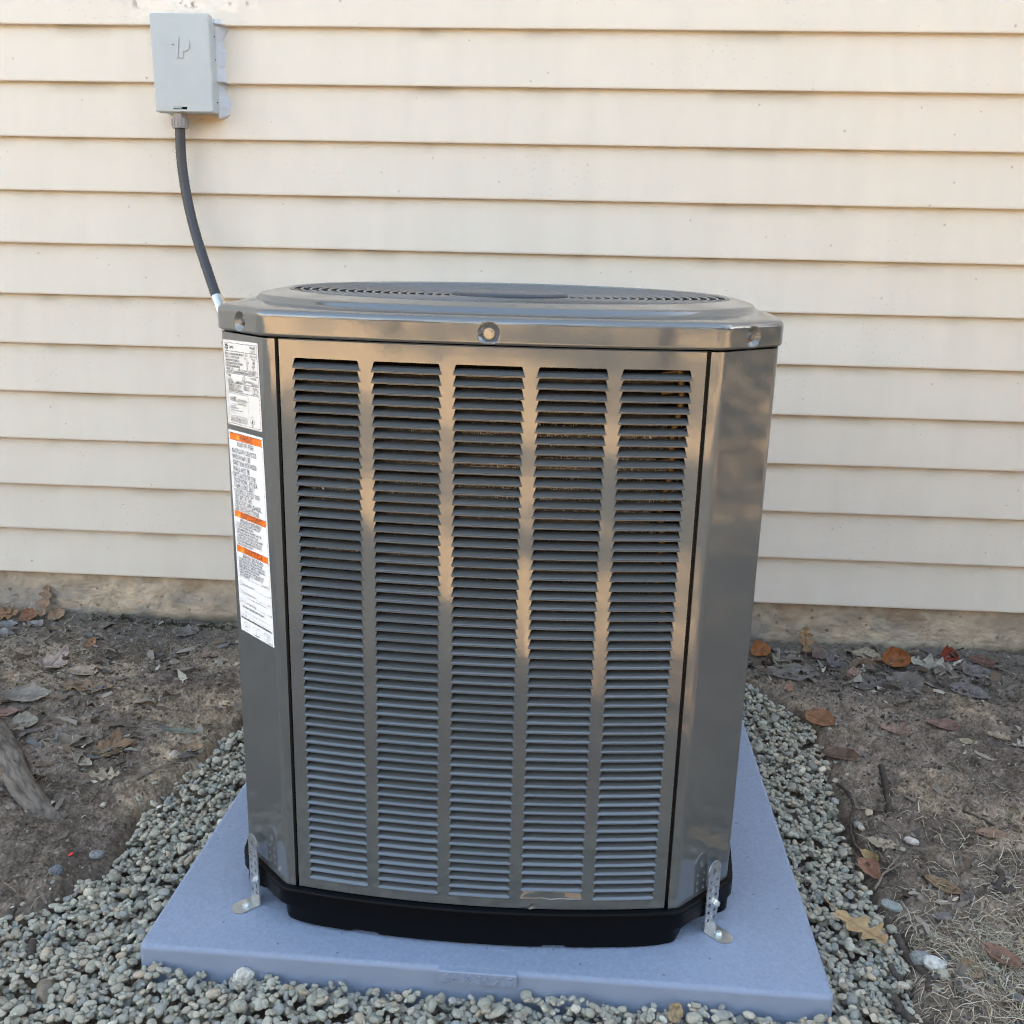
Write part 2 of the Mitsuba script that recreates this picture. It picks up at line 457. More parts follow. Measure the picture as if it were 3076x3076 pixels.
mat('foliage', {'type': 'diffuse', 'reflectance': mikit.proc(lambda p, n, uv: mix((0.035, 0.040, 0.016), (0.10, 0.075, 0.03), noise(p.x * 40, p.y * 40, p.z * 40)))})
sh = thing('shrub', 'leafy shrub at the house corner beyond the right edge, mirrored in the corner panel', 'shrub')
bl = [(3.15 + 0.35 * frng.random(), y, 0.35 + 0.75 * frng.random(), 0.42 + 0.2 * frng.random()) for y in np.linspace(-0.1, 2.6, 12)]
bl += [(3.6 + 0.4 * frng.random(), y, 0.6 + 0.7 * frng.random(), 0.5) for y in np.linspace(0.0, 2.6, 8)]
add(sh, 'foliage', foliage(bl, 5200, 0.045), 'foliage')
add(sh, 'stem', cat([tube([(b[0], b[1], 0.0), (b[0] + 0.02, b[1], b[2] * 0.6), (b[0] - 0.03, b[1] + 0.02, b[2])], [0.02, 0.014, 0.008], 7) for b in bl]), 'bark')
for tx_, ty_, tz_, sp, nl, where in ((9.0, 2.6, 4.2, 1.0, 5200, 'tallest yard tree, beyond the shrub at the house corner'), (6.0, -4.2, 3.0, 0.8, 2600, 'middle sized yard tree behind the camera, to the right'), (-2.5, -8.5, 2.6, 0.7, 2000, 'smallest yard tree, behind the camera to the left'), (8.5, -8.0, 3.2, 0.9, 2600, 'yard tree far behind the camera, to the right'), (3.0, -6.2, 2.8, 0.8, 2200, 'yard tree nearest behind the camera'), (12.5, -4.0, 3.4, 1.0, 2600, 'yard tree farthest out to the right'), (1.0, -11.0, 3.0, 0.9, 2200, 'yard tree straight behind the camera, in front of the woods')):
    yt = thing('yard_tree', where + ', mirrored in the paint', 'tree', 'yard trees mirrored in the paint')
    bl = [(tx_ + 1.6 * sp * frng.normal(), ty_ + 1.3 * sp * frng.normal(), tz_ + 1.0 * sp * frng.normal(), 0.8 * sp) for _ in range(14)]
    add(yt, 'crown', foliage(bl, nl, 0.11), 'foliage')
    add(yt, 'trunk', tube([(tx_, ty_, -0.1), (tx_ + 0.05, ty_, 1.5), (tx_ - 0.05, ty_ + 0.05, tz_)], [0.17, 0.14, 0.06], 12), 'bark')

# ------------------------------------------------------------------ equipment pad
pad = thing('equipment_pad', 'blue grey plastic equipment pad lying in the gravel under the condenser', 'equipment pad')


def rounded_slab(w, d, h, r, n=6):
    base = sbox(0, 0, w, d)
    rows = []
    ring = lambda inset, rad: np.array(base.buffer(-inset - rad).buffer(rad, quad_segs=6).exterior.segmentize(0.02).coords)[:-1]
    prof = [(0.0, 0.0), (0.0015, h - r)] + [(0.0015 + r * (1 - math.cos(a)), h - r + r * math.sin(a)) for a in np.linspace(0.3, math.pi / 2, n)]
    c = np.array([w / 2, d / 2])
    ref = ring(0.0, 0.010)
    for ins, z in prof:
        s = (np.array([w, d]) / 2 - ins) / (np.array([w, d]) / 2)
        rows.append(np.c_[(ref - c) * s + c, np.full(len(ref), z)])
    # top surface: shrink to the centre in steps
    for s in (0.9, 0.5, 0.02):
        rows.append(np.c_[(rows[len(prof) - 1][:, :2] - c) * s + c, np.full(len(ref), h)])
    return loft(rows, True)


PADM = np.eye(4)
PADM[:2, 0], PADM[:2, 1] = EX, EY
slab = rounded_slab(PAD, PAD, 0.0762, 0.007)
if slab.volume < 0:
    slab.invert()
slab.apply_transform(PADM)
add(pad, 'slab', slab, 'pad_plastic', smooth=40)
plate = box(0.4056, 0.5088, -0.0030, 0.010, 0.0572, 0.0758, 0.0012)
plate.apply_transform(PADM)
pk = add(pad, 'size_plate', plate, 'pad_plastic', label='raised plate reading 36 X 36 X 3')
t = meshkit.text_mesh('36 X 36 X 3', 0.0112, 0.0016)
w = t.bounds[1][0] - t.bounds[0][0]
t.apply_transform(np.diag([0.0900 / w, 1, 1, 1]))
t = frame(t, np.array([0.4122, -0.0030, 0.0612]), (1, 0, 0), (0, 0, 1), (0, -1, 0))
t.apply_transform(PADM)
add(pk, 'lettering', t, 'pad_plastic')

# ------------------------------------------------------------------ condenser unit
ac = thing('air_conditioner', 'glossy grey outdoor air conditioner condenser standing on the blue grey pad', 'air conditioner')
CU, CV = 0.4537, 0.402
LEAN = np.eye(4)
_a = 0.0035
LEAN[:3, :3] = [[math.cos(_a), 0, math.sin(_a)], [0, 1, 0], [-math.sin(_a), 0, math.cos(_a)]]
PLACE = np.eye(4)
PLACE[:3, 3] = [CU, CV, 0.45]
BACK = np.eye(4)
BACK[2, 3] = -0.45
UNIT = PLACE @ LEAN @ BACK


def uadd(parent, name, m, material, smooth=False, label=None):
    m = m.copy()
    m.apply_transform(UNIT)
    return add(parent, name, m, material, smooth, label=label)


def bow(u):
    return -0.356 + 0.020 * (u / 0.25) ** 2


def oct_poly(off=0.0, r=0.016, cut=0.0):
    f = np.linspace(-0.2665 + cut, 0.2665 - cut, 41)
    pts = [(u, bow(u)) for u in f]
    s = np.linspace(-0.2585 + cut, 0.2585 - cut, 31)
    pts += [(0.362 - 0.018 * (v / 0.2585) ** 2, v) for v in s]
    pts += [(u, -bow(u)) for u in f[::-1]]
    pts += [(-0.362 + 0.018 * (v / 0.2585) ** 2, v) for v in s[::-1]]
    p = Polygon(pts).buffer(off, join_style='mitre')
    return p.buffer(-r).buffer(r, quad_segs=10)


def ring_pts(poly, step=0.006):
    c = np.array(poly.exterior.segmentize(step).coords)[:-1]
    if not poly.exterior.is_ccw:
        c = c[::-1]
    return c


BODY = oct_poly()


def polar(poly):
    c = ring_pts(poly, 0.0015)
    a, r = np.arctan2(c[:, 1], c[:, 0]), np.hypot(c[:, 0], c[:, 1])
    o = np.argsort(a)
    a, r = a[o], r[o]
    a, r = np.r_[a - 2 * np.pi, a, a + 2 * np.pi], np.r_[r, r, r]
    return lambda t: np.interp(t, a, r)


# ---- lid
RB = polar(oct_poly(r=0.026))
th = np.linspace(-np.pi, np.pi, 420, endpoint=False)
AC0 = np.array([-0.2665, bow(0.2665)])
AC1 = np.array([-0.344, -0.2585])
screws = [((0.0, bow(0)), (0.0, -1.0)), (tuple(AC0 * 0.55 + AC1 * 0.45), (-0.7071, -0.7071)), ((-(AC0 * 0.55 + AC1 * 0.45)[0], (AC0 * 0.55 + AC1 * 0.45)[1]), (0.7071, -0.7071))]
extra = []
for (c, n) in screws:
    a = math.atan2(c[1], c[0])
    extra.append(a + np.linspace(-0.017, 0.017, 44) / math.hypot(*c))
th = np.unique(np.round(np.r_[th, *extra], 6))
roct = RB(th)


def squircle(a, b, n):
    return (np.abs(np.cos(th) / a) ** n + np.abs(np.sin(th) / b) ** n) ** (-1 / n)


PLR = np.minimum(squircle(0.349, 0.343, 2.7), roct - 0.009)
RO = 0.322
lid = []
for z in np.linspace(0.8765, 0.8990, 34):
    e = min(1.0, (z - 0.8765) / 0.0025)
    lid.append((roct + 0.0045 - 0.0022 * (1 - e) ** 2 + 0.0001 * (z - 0.879) / 0.02, z + 0 * th))
lid = [(roct - 0.004, 0.8768 + 0 * th), (roct + 0.0015, 0.8760 + 0 * th)] + lid
for a in np.linspace(0.25, math.pi / 2 - 0.35, 7):
    lid.append((roct + 0.0046 - 0.0085 * (1 - math.cos(a)), 0.8990 + 0.0082 * math.sin(a)))
foot = PLR + 0.0010
ledge = np.clip((roct - foot) / 0.06, 0, 1)
for q in (0.25, 0.6, 1.0):
    lid.append(((roct - 0.0022) * (1 - q) + foot * q, 0.9070 + q * (0.0026 + 0.0018 * ledge) + 0 * th))
z1 = 0.9098 + 0.0018 * ledge
ZP = 0.9188
for dr_, fz in ((0.0012, 0.08), (0.0030, 0.30), (0.0052, 0.62), (0.0066, 0.82), (0.0082, 0.93), (0.0110, 1.0)):
    lid.append((np.maximum(PLR - dr_, RO + 0.001), z1 * (1 - fz) + ZP * fz))
for q in (0.35, 0.75):
    lid.append(((PLR - 0.0110) * (1 - q) + (RO + 0.001) * q, ZP + 0.0034 * q + 0 * th))
lid += [(RO + 0.001 + 0 * th, 0.9222 + 0 * th), (RO - 0.002 + 0 * th, 0.9225 + 0 * th), (RO - 0.0045 + 0 * th, 0.9214 + 0 * th), (RO - 0.006 + 0 * th, 0.9180 + 0 * th), (RO - 0.008 + 0 * th, 0.906 + 0 * th), (RO - 0.010 + 0 * th, 0.880 + 0 * th)]
LV = np.stack([np.stack([r * np.cos(th), r * np.sin(th), z + 0 * th], -1) for r, z in lid])
ZS = 0.8885
for (c, n) in screws:
    n3, t3 = np.array([n[0], n[1], 0.0]), np.array([-n[1], n[0], 0.0])
    d = LV - np.array([c[0], c[1], ZS])
    front = (d @ n3) > -0.02
    dist = np.hypot(d @ t3, d[..., 2])
    depth = 0.0052 * np.clip((0.0128 - dist) / 0.0062, 0, 1) ** 0.8
    LV = LV - n3 * (depth * front)[..., None]
LV[..., 2] += np.clip(LV[..., 2] - 0.9075, 0, 0.003) / 0.003 * 0.004 * LV[..., 1]
lk = uadd(ac, 'lid', loft(LV, True), 'unit_paint', smooth=38)
for q, (c, n) in enumerate(screws):
    n3, t3 = np.array([n[0], n[1], 0.0]), np.array([-n[1], n[0], 0.0])
    o = np.array([c[0], c[1], ZS]) - n3 * 0.0012
    wsh = trimesh.creation.cylinder(0.0058, 0.0012, sections=28)
    wsh.apply_translation((0, 0, 0.0))
    hexa = trimesh.creation.cylinder(0.0043, 0.0048, sections=6)
    hexa.apply_translation((0, 0, 0.0026))
    dimp = trimesh.creation.cylinder(0.0029, 0.0004, sections=20)
    dimp.apply_translation((0, 0, 0.0051))
    m = frame(cat([wsh, hexa, dimp]), o, t3, np.array([0, 0, 1.0]), n3)
    uadd(lk, 'screw', m, 'bolt_steel')

# ---- fan guard, cap, fan
gk = key(ac, 'fan_guard')
NR = 19
ang = np.linspace(0, 2 * np.pi, 121)
for i in range(NR):
    s = i / (NR - 1)
    r = 0.088 + s * (0.3135 - 0.088)
    z = 0.9142 + 0.0060 * s ** 1.6
    ringm = tube(np.stack([r * np.cos(ang), r * np.sin(ang), z + 0 * ang], -1), 0.0017, 7, caps=False)
    uadd(gk, 'ring', ringm, 'guard_wire', smooth=True)
for a in np.arange(6) * np.pi / 3 + 0.35:
    rr = np.linspace(0.06, 0.319, 8)
    s = np.clip((rr - 0.088) / 0.2255, 0, 1)
    uadd(gk, 'spoke', tube(np.stack([rr * math.cos(a), rr * math.sin(a), 0.9142 + 0.0060 * s ** 1.6 - 0.004], -1), 0.0023, 8), 'guard_wire', smooth=True)
capm = trimesh.creation.revolve(np.array([(0.0, 0.9225), (0.05, 0.9224), (0.078, 0.9218), (0.0835, 0.9206), (0.0855, 0.9180), (0.0858, 0.9095), (0.0, 0.9095)]), sections=80)
uadd(ac, 'motor_cap', capm, 'motor_cap_paint', smooth=35)
fk = key(ac, 'fan')
for q in range(4):
    a0 = q * math.pi / 2 + 0.5
    rows = []
    for r in np.linspace(0.07, 0.29, 8):
        aa = a0 + np.linspace(-0.45, 0.45, 8) * (0.8 + 0.6 * r)
        rows.append(np.stack([r * np.cos(aa), r * np.sin(aa), 0.80 + 0.07 * np.linspace(0, 1, 8)], -1))
    uadd(fk, 'blade', loft(rows), 'guard_wire', smooth=True)
uadd(fk, 'motor', trimesh.creation.cylinder(0.07, 0.12, sections=32, transform=trimesh.transformations.translation_matrix((0, 0, 0.78))), 'gasket', smooth=40)

# ---- corner panels (front left, front right and the two at the back)
ZB, ZT = 0.1335, 0.8735
UG = 0.2516
VG = 0.2450


def wall_strip(p2, z0, z1, nz=2):
    zs = np.linspace(z0, z1, nz)
    return loft(np.stack([np.c_[p2, np.full(len(p2), z)] for z in zs]))


c = ring_pts(BODY, 0.003)
side_u = np.abs(c[:, 0])
for sx, sy in ((-1, -1), (1, -1), (-1, 1), (1, 1)):
    q = c * np.array([sx, sy])
    sel = ((q[:, 0] > UG) & (q[:, 1] > VG))
    p = c[sel]
    o = np.argsort(np.arctan2(p[:, 1] * sy, p[:, 0] * sx))
    p = p[o]
    nrm = np.array([sx, sy]) * 0.0
    # fold the two free edges inward, as sheet metal is
    e0, e1 = p[0] - np.array([sx, 0]) * 0.012, p[-1] - np.array([0, sy]) * 0.012
    pp = np.vstack([e0, p, e1])
    m = wall_strip(pp, ZB, ZT)
    if sx * sy > 0:
        m.invert()
    capz = []
    uadd(ac, 'corner_panel', m, 'unit_paint', smooth=32, label={(-1, -1): 'corner panel carrying the two stickers', (1, -1): 'plain corner panel with dappled reflections'}.get((sx, sy)))
# plain louvre-less sheets on the sides that cannot be seen, and a dark core
for s in (-1, 1):
    v = np.linspace(-VG + 0.0035, VG - 0.0035, 25)
    uadd(ac, 'side_panel', wall_strip(np.c_[s * (0.362 - 0.018 * (v / 0.2585) ** 2), v], ZB, ZT), 'unit_paint_plain', smooth=True)
u = np.linspace(-0.2495, 0.2495, 31)
uadd(ac, 'back_panel', wall_strip(np.c_[u, -bow(u)], ZB, ZT), 'unit_paint_plain', smooth=True)
for s in (-1, 1):
    uu = np.array([s * 0.240, s * 0.262])
    uadd(ac, 'gap_seal', wall_strip(np.c_[uu, bow(uu) + 0.014], ZB, ZT), 'gasket')
inner = ring_pts(oct_poly(-0.07), 0.01)
uadd(ac, 'inner_shroud', wall_strip(np.vstack([inner, inner[:1]]), 0.12, 0.874), 'dark_void')
tb = np.array(oct_poly(-0.004).exterior.coords)[:-1]
v2, f2 = flat(Polygon(tb, [RO * 0.985 * np.c_[np.cos(ang), np.sin(ang)]]))
uadd(ac, 'top_frame', tm(np.c_[v2, np.full(len(v2), 0.8755)], f2), 'dark_void')

# ---- front louvred panel: sheet with five columns of openings, 55 louvres in each
PITCH, NL, ZL0 = 0.0128, 55, 0.8403
COLS = [0.0007 + k * 0.0957 for k in (-2, -1, 0, 1, 2)]
PW = 0.2480
openings = []
for cx in COLS:
    for i in range(NL):
        zb = ZL0 - i * PITCH
        tr = Polygon([(cx - 0.0413, zb + 0.0003), (cx + 0.0413, zb + 0.0003), (cx + 0.0380, zb + 0.0122), (cx - 0.0380, zb + 0.0122)])
        tr = tr.buffer(-0.0016).buffer(0.0016, quad_segs=2)
        openings.append(tr)
openings = shapely.union_all(openings)
DENT = np.array([0.066, 0.1385])


def dent(u, z):
    d = np.hypot(u - DENT[0], (z - DENT[1]) * 1.25)
    out = 0.0026 * np.exp(-(d / 0.0085) ** 2) * np.cos(3.0 * np.arctan2((z - DENT[1]) * 1.25, u - DENT[0])) * np.clip(d / 0.004, 0, 1)
    return out + 0.0012 * np.exp(-((u - 0.085) / 0.02) ** 2 - ((z - 0.150) / 0.006) ** 2)


def on_panel(v2, off=0.0):
    return np.c_[v2[:, 0], bow(v2[:, 0]) + off + dent(v2[:, 0], v2[:, 1]), v2[:, 1]]


sheet, walls = [], []
full = sbox(-PW, ZB + 0.001, PW, ZT - 0.0005).difference(openings)
cuts = np.unique(np.r_[np.linspace(-PW, PW, 34), np.linspace(0.03, 0.10, 24)])
for a, b in zip(cuts[:-1], cuts[1:]):
    strip = full.intersection(sbox(a, 0, b, 1))
    if b > 0.028 and a < 0.105:
        for zc0, zc1 in zip(np.r_[0.13, np.linspace(0.1345, 0.166, 12)], np.r_[np.linspace(0.1345, 0.166, 12), 1.0]):
            s = strip.intersection(sbox(a, zc0, b, zc1))
            if s.area > 1e-10:
                sheet.append(tm(*(lambda v, f: (on_panel(v), f))(*flat(s))))
    elif strip.area > 1e-10:
        sheet.append(tm(*(lambda v, f: (on_panel(v), f))(*flat(strip))))
sm = cat(sheet)
sm.merge_vertices(digits_vertex=7)
for g in getattr(openings, 'geoms', [openings]):
    for rg in [g.exterior, *g.interiors]:
        p = np.array(rg.coords)
        walls.append(loft([on_panel(p), on_panel(p, 0.0016)]))
fold = []
for sgn in (-1, 1):
    p = np.array([(sgn * PW, ZB + 0.001), (sgn * PW, ZT - 0.0005)])
    fold.append(loft([on_panel(p), on_panel(p, 0.012)]))
# rolled top edge that catches the sky
uu = np.linspace(-PW, PW, 34)
fold.append(loft([np.c_[uu, bow(uu) + dy, np.full(34, ZT - 0.0005 + dz)] for dy, dz in ((0, 0), (0.0012, 0.0012), (0.0035, 0.0018), (0.012, 0.0018))]))
fold.append(loft([np.c_[uu, bow(uu) + dy, np.full(34, ZB + 0.001 + dz)] for dy, dz in ((0, 0), (0.012, 0.0))]))
lp = uadd(ac, 'louver_panel', cat([sm, *walls, *fold]), 'unit_paint', smooth=30, label='front panel of louvers in five columns with a dent near the bottom')

sect = [(-0.0002, 0.0412, -0.0004), (-0.0001, 0.0414, -0.0014), (0.0006, 0.0414, -0.0023), (0.0013, 0.0412, -0.0022), (0.0018, 0.0410, -0.0012), (0.0024, 0.0406, -0.0004), (0.0052, 0.0400, 0.0028), (0.0062, 0.0395, 0.0058), (0.0070, 0.0388, 0.0100)]
ss = np.r_[-1, -0.985, -0.955, -0.91, -0.6, -0.3, 0, 0.3, 0.6, 0.91, 0.955, 0.985, 1]
for ci, cx in enumerate(COLS):
    for i in range(NL):
        zb = ZL0 - i * PITCH
        flatl = ci == 3 and i == NL - 1
        jit = 0.0003 * math.sin(i * 12.9898 + ci * 78.233)
        rows = []
        for k, (dz, hw, dy) in enumerate(sect):
            uu = cx + ss * hw
            end = np.clip((1 - np.abs(ss)) / 0.07, 0, 1)
            yy = dy
            if dy < 0:
                yy = dy * (0.55 + 0.45 * end) - 0.0007 * np.clip(1 - np.abs(np.abs(ss) - 0.955) / 0.04, 0, 1)
            zz = zb + dz + 0 * ss
            if k >= 2:
                zz = zz + 0.0014 * (1 - end) * (k < 5)
            if k >= 6:
                yy = yy + jit
            if flatl:
                yy = 0.0006 * np.sin(uu * 240) + yy * (0.02 + 0.5 * np.clip((np.abs(ss + 0.15) - 0.28) / 0.35, 0, 1) if k > 2 else 0.5)
                zz = zb + dz * (1.15 + 0.60 * (k >= 6)) + 0.0007 * np.sin(uu * 180)
            rows.append(np.stack([uu, bow(uu) + dent(uu, zz) + yy, zz], -1))
        uadd(lp, 'louver', loft(rows), 'unit_paint_plain', smooth=40, label='crumpled flattened louver' if flatl else None)

# ---- coil behind the louvres
u = np.linspace(-0.245, 0.245, 50)
zz = np.arange(0.14, 0.872, 0.0018)
sc = 0.0045 * np.abs(np.sin((zz - 0.14) * np.pi / 0.0215)) ** 0.7
uadd(ac, 'coil', loft([np.c_[u, bow(u) + 0.026 - s + 0.001 * np.sin(u * 300 + z * 900), np.full(50, z)] for z, s in zip(zz, sc)]), 'spine_fin', smooth=True)
zt = np.linspace(0.2, 0.865, 40)
uadd(ac, 'header_tube', cat([tube(np.c_[np.full(40, 0.216) + 0.006 * np.sin(zt * 17) + 0.003 * np.sin(zt * 71), bow(0.216) + 0.0155 + 0 * zt, zt], 0.0055, 10)] +
     [tube([(0.2, bow(0.2) + 0.016, z), (0.216, bow(0.216) + 0.0145, z + 0.004), (0.232, bow(0.232) + 0.017, z + 0.001)], 0.004, 8) for z in (0.27, 0.335, 0.41, 0.43, 0.52, 0.585, 0.66, 0.675, 0.742, 0.80, 0.823, 0.846)]), 'brass', smooth=True)

# ---- base pan
pan_rows = []
bp = [(0.0, 0.1330), (0.0052, 0.1322), (0.0072, 0.1306), (0.0080, 0.1280), (0.0078, 0.1070), (0.0060, 0.1045), (0.0058, 0.0800), (0.0050, 0.0790)]
base_ref = ring_pts(oct_poly(0.0, r=0.022), 0.005)
nrm = np.roll(base_ref, -1, 0) - np.roll(base_ref, 1, 0)
nrm = np.c_[nrm[:, 1], -nrm[:, 0]]
nrm /= np.linalg.norm(nrm, axis=1, keepdims=True)
diag = np.exp(-((np.degrees(np.arctan2(np.abs(base_ref[:, 1]), np.abs(base_ref[:, 0]))) - 45.0) / 6.0) ** 2)
for q, (o, z) in enumerate(bp):
    low = diag * (0.022 if q >= 5 else 0.0)
    zz = np.full(len(base_ref), z)
    if q >= 6:
        notch = (np.sin(np.arctan2(base_ref[:, 1], base_ref[:, 0]) * 9 + 0.6) > 0.93) * 0.003
        zz = zz + notch
    pan_rows.append(np.c_[base_ref + nrm * (o - low)[:, None], zz])
pan_rows.append(np.c_[base_ref * 0.93, np.full(len(base_ref), 0.079)])
pan_rows.insert(0, np.c_[base_ref * 0.9, np.full(len(base_ref), 0.1325)])
uadd(ac, 'base_pan', loft(pan_rows, True), 'black_pan', smooth=35)
footm = []
for sx in (-1, 1):
    for sy in (-1, 1):
        m = trimesh.creation.cylinder(0.05, 0.0035, sections=24)
        m.apply_translation((sx * 0.2, sy * 0.2, 0.0779))
        footm.append(m)
uadd(ac, 'rubber_feet', cat(footm), 'gasket')

# ------------------------------------------------------------------ stickers on the left corner panel
_d = (AC0 - AC1) / np.linalg.norm(AC0 - AC1)
CX = LEAN[:3, :3] @ np.array([_d[0], _d[1], 0.0])
CZ = LEAN[:3, :3] @ np.array([0, 0, 1.0])
CN = np.cross(CX, CZ)
_r = math.radians(1.45)
LX = CX * math.cos(_r) + CZ * math.sin(_r)
LY = CZ * math.cos(_r) - CX * math.sin(_r)


def chamfer_point(q, z):
    """a point on the flat of the left corner panel: q metres from the front bend along the panel, at height z"""
    p = AC0 - _d * q
    return (UNIT @ np.array([p[0], p[1], z, 1.0]))[:3] + CN * 0.0003


class Sticker:
    def __init__(self, o):
        self.o, self.parts = o, {}

    def put(self, material, m, layer):
        self.parts.setdefault((material, layer), []).append(m)

    def rect(self, material, a0, a1, b0, b1, layer=1):
        self.poly(material, sbox(a0, -b1, a1, -b0), layer)

    def poly(self, material, g, layer=1):
        v, f = flat(g)
        self.put(material, tm(np.c_[v, 0 * v[:, 0]], f), layer)

    def line(self, a0, b0, a1, b1, w=0.0004, material='print_black', layer=1):
        self.poly(material, shapely.LineString([(a0, -b0), (a1, -b1)]).buffer(w / 2, cap_style='flat'), layer)

    def outline(self, g, w=0.0004, material='print_black', layer=1):
        self.poly(material, g.exterior.buffer(w / 2), layer)

    def text(self, s, a, b, h, width=None, scale=None, bold=False, material='print_black', layer=2):
        """b: the middle of the line, downwards; a: its left end"""
        m = meshkit.text_mesh(s, h, 0.0001, bold)
        m.update_faces(m.face_normals[:, 2] > 0.5)
        w = m.bounds[1][0] - m.bounds[0][0]
        k = width / w if width else (scale or 1.0)
        m.apply_transform(np.diag([k, 1, 0, 1]))
        m.apply_translation((a, -b - h / 2, 0))
        self.put(material, m, layer)

    def build(self, parent, names):
        for (material, layer), ms in self.parts.items():
            name = names.get((material, layer), 'print')
            for m in (ms if name in ('orange_band', 'alert_triangle') else [cat(ms)]):
                m = frame(m, self.o + CN * (0.0003 + 0.00013 * layer), LX, LY, CN)
                scene[key(parent, name)] = mikit.ply(m, material)


tlx = Sticker(chamfer_point(0.1010, 0.7508))
W2 = 0.0890
sheet2 = sbox(0, -0.2723, W2, 0).buffer(-0.0012).buffer(0.0012)
wl = key(ac, 'warning_sticker')
m = extrude(sheet2, 0.00025)
scene[wl] = mikit.ply(frame(m, tlx.o + CN * 0.0001, LX, LY, CN), 'label_white')
tag(wl, 'white warning sticker with three orange bands')
tlx.outline(sbox(0.003, -0.1958, W2 - 0.003, -0.0032), 0.0004)
for b0, b1, word, a0, wd in ((0.0034, 0.0122, 'WARNING', 0.0295, 0.0330), (0.1056, 0.1136, 'AVERTISSEMENT', 0.0200, 0.0560), (0.1529, 0.1610, 'ADVERTENCIA', 0.0235, 0.0480)):
    tlx.rect('print_orange', 0.003, W2 - 0.003, b0, b1, 2)
    tlx.line(0.003, b0, W2 - 0.003, b0, 0.0005, layer=3)
    tlx.line(0.003, b1, W2 - 0.003, b1, 0.0005, layer=3)
    bm = (b0 + b1) / 2
    tlx.text(word, a0, bm, 0.0062, width=wd, bold=True, layer=3)
    tri = Polygon([(a0 - 0.0085, -bm - 0.0031), (a0 - 0.0015, -bm - 0.0031), (a0 - 0.005, -bm + 0.0033)])
    tlx.poly('print_yellow', tri, 3)
    tlx.text('!', a0 - 0.0056, bm + 0.0008, 0.0036, layer=4)
SC = 0.74
tlx.text('RISK OF FIRE', 0.0215, 0.0168, 0.0054, width=0.0430, bold=True)
for s, b in (('AUXILIARY DEVICES', 25.8), ('WHICH MAY BE', 33.6), ('IGNITION SOURCES', 41.4), ('SHALL NOT BE', 49.3), ('INSTALLED IN THE', 57.0), ('DUCTWORK, OTHER', 64.4), ('THAN AUXILIARY', 71.8),
             ('DEVICES LISTED FOR', 79.2), ('USE WITH THE', 86.6), ('SPECIFIC APPLIANCE.', 94.0), ('SEE INSTRUCTIONS.', 101.3)):
    tlx.text(s, 0.0062, b / 1000, 0.0058, scale=0.80, bold=True)
tlx.text("RISQUE D'INCENDIE", 0.0165, 0.1176, 0.0043, width=0.0560, bold=True)
for i, s in enumerate(('TOUS LES APPAREILS AUXILIAIRES QUI', 'PEUVENT ÊTRE UNE SOURCE', "D'INFLAMMATION NE DOIVENT PAS ÊTRE", 'INSTALLÉS DANS LES CONDUITS, À', "L'EXCEPTION DES APPAREILS AUXILIAIRES", 'RÉPERTORIÉS POUR ÊTRE UTILISÉS AVEC', 'CET ÉLECTROMÉNAGER EN PARTICULIER.', 'VOIR LES INSTRUCTIONS.')):
    tlx.text(s, 0.0058, 0.1222 + i * 0.00395, 0.0026, scale=0.92 * (0.072 / 0.0735), bold=True)
tlx.text('RIESGO DE FUEGO', 0.0180, 0.1652, 0.0043, width=0.0540, bold=True)
for i, s in enumerate(('NO DEBEN INSTALARSE DISPOSITIVOS', 'AUXILIARES QUE PUEDAN SER FUENTES DE', 'IGNICIÓN EN LAS TUBERÍAS, A MENOS QUE', 'SEAN DISPOSITIVOS AUXILIARES', 'CLASIFICADOS PARA PARA USAR CON EL', 'APARATO ESPECÍFICO. CONSULTE LAS', 'INSTRUCCIONES.')):
    tlx.text(s, 0.0058, 0.1700 + i * 0.0038, 0.0026, scale=0.92, bold=True)
tlx.text('X39003508P19', 0.066, 0.1938, 0.0021, width=0.0185)
for b, s, a0, a1 in ((0.2050, 'Charge Added at Factory =', 0.050, 0.079), (0.2165, 'Charge Added at Install =', 0.048, 0.079), (0.2300, 'Total System Charge =', 0.050, 0.079)):
    n = 2 if s.startswith('Total') else 1
    for q in range(n):
        tlx.poly('print_black', shapely.Point(0.0065 + q * 0.008, -b).buffer(0.0031).exterior.buffer(0.00018))
        tlx.text('12'[q if n == 2 else (0 if 'Factory' in s else 1)], 0.0057 + q * 0.008, b, 0.003)
    if n == 2:
        tlx.text('+', 0.0096, b, 0.002)
    tlx.text(s, 0.0105 + (n - 1) * 0.008, b, 0.0030, width=a0 - 0.012 - (n - 1) * 0.008)
    tlx.line(a0, b + 0.002, a1, b + 0.002, 0.0003)
    tlx.text('lbs oz', a1 + 0.0008, b + 0.001, 0.0026, width=0.0075)
tlx.line(0.0215, 0.2222, 0.078, 0.2222, 0.0007)
tlx.text('REFRIGERATION SYSTEM INSTALLED BY:', 0.0075, 0.2368, 0.0025, width=0.060, bold=True)
tlx.line(0.0065, 0.2440, 0.082, 0.2440, 0.0003)
tlx.text('TEL. NO.', 0.0065, 0.2485, 0.0024, width=0.012)
tlx.line(0.020, 0.2500, 0.082, 0.2500, 0.0003)
tlx.rect('print_grey', 0.0030, W2 - 0.0045, 0.2520, 0.2545)
for a in (0.010, 0.037, 0.066):
    q = sbox(a, -0.2685, a + 0.0135, -0.2600).buffer(0.0008)
    tlx.outline(q, 0.0004)
    tlx.line(a + 0.0068, 0.2600, a + 0.0068, 0.2685, 0.0004)
tlx.text('i', 0.0752, 0.2643, 0.0055, bold=True)
tlx.line(0.0125, 0.2652, 0.021, 0.2632, 0.0007)
tlx.line(0.037, 0.2700, 0.0505, 0.2700, 0.0008)
tlx.text('X39003510P', 0.0735, 0.2706, 0.0016, width=0.0125)
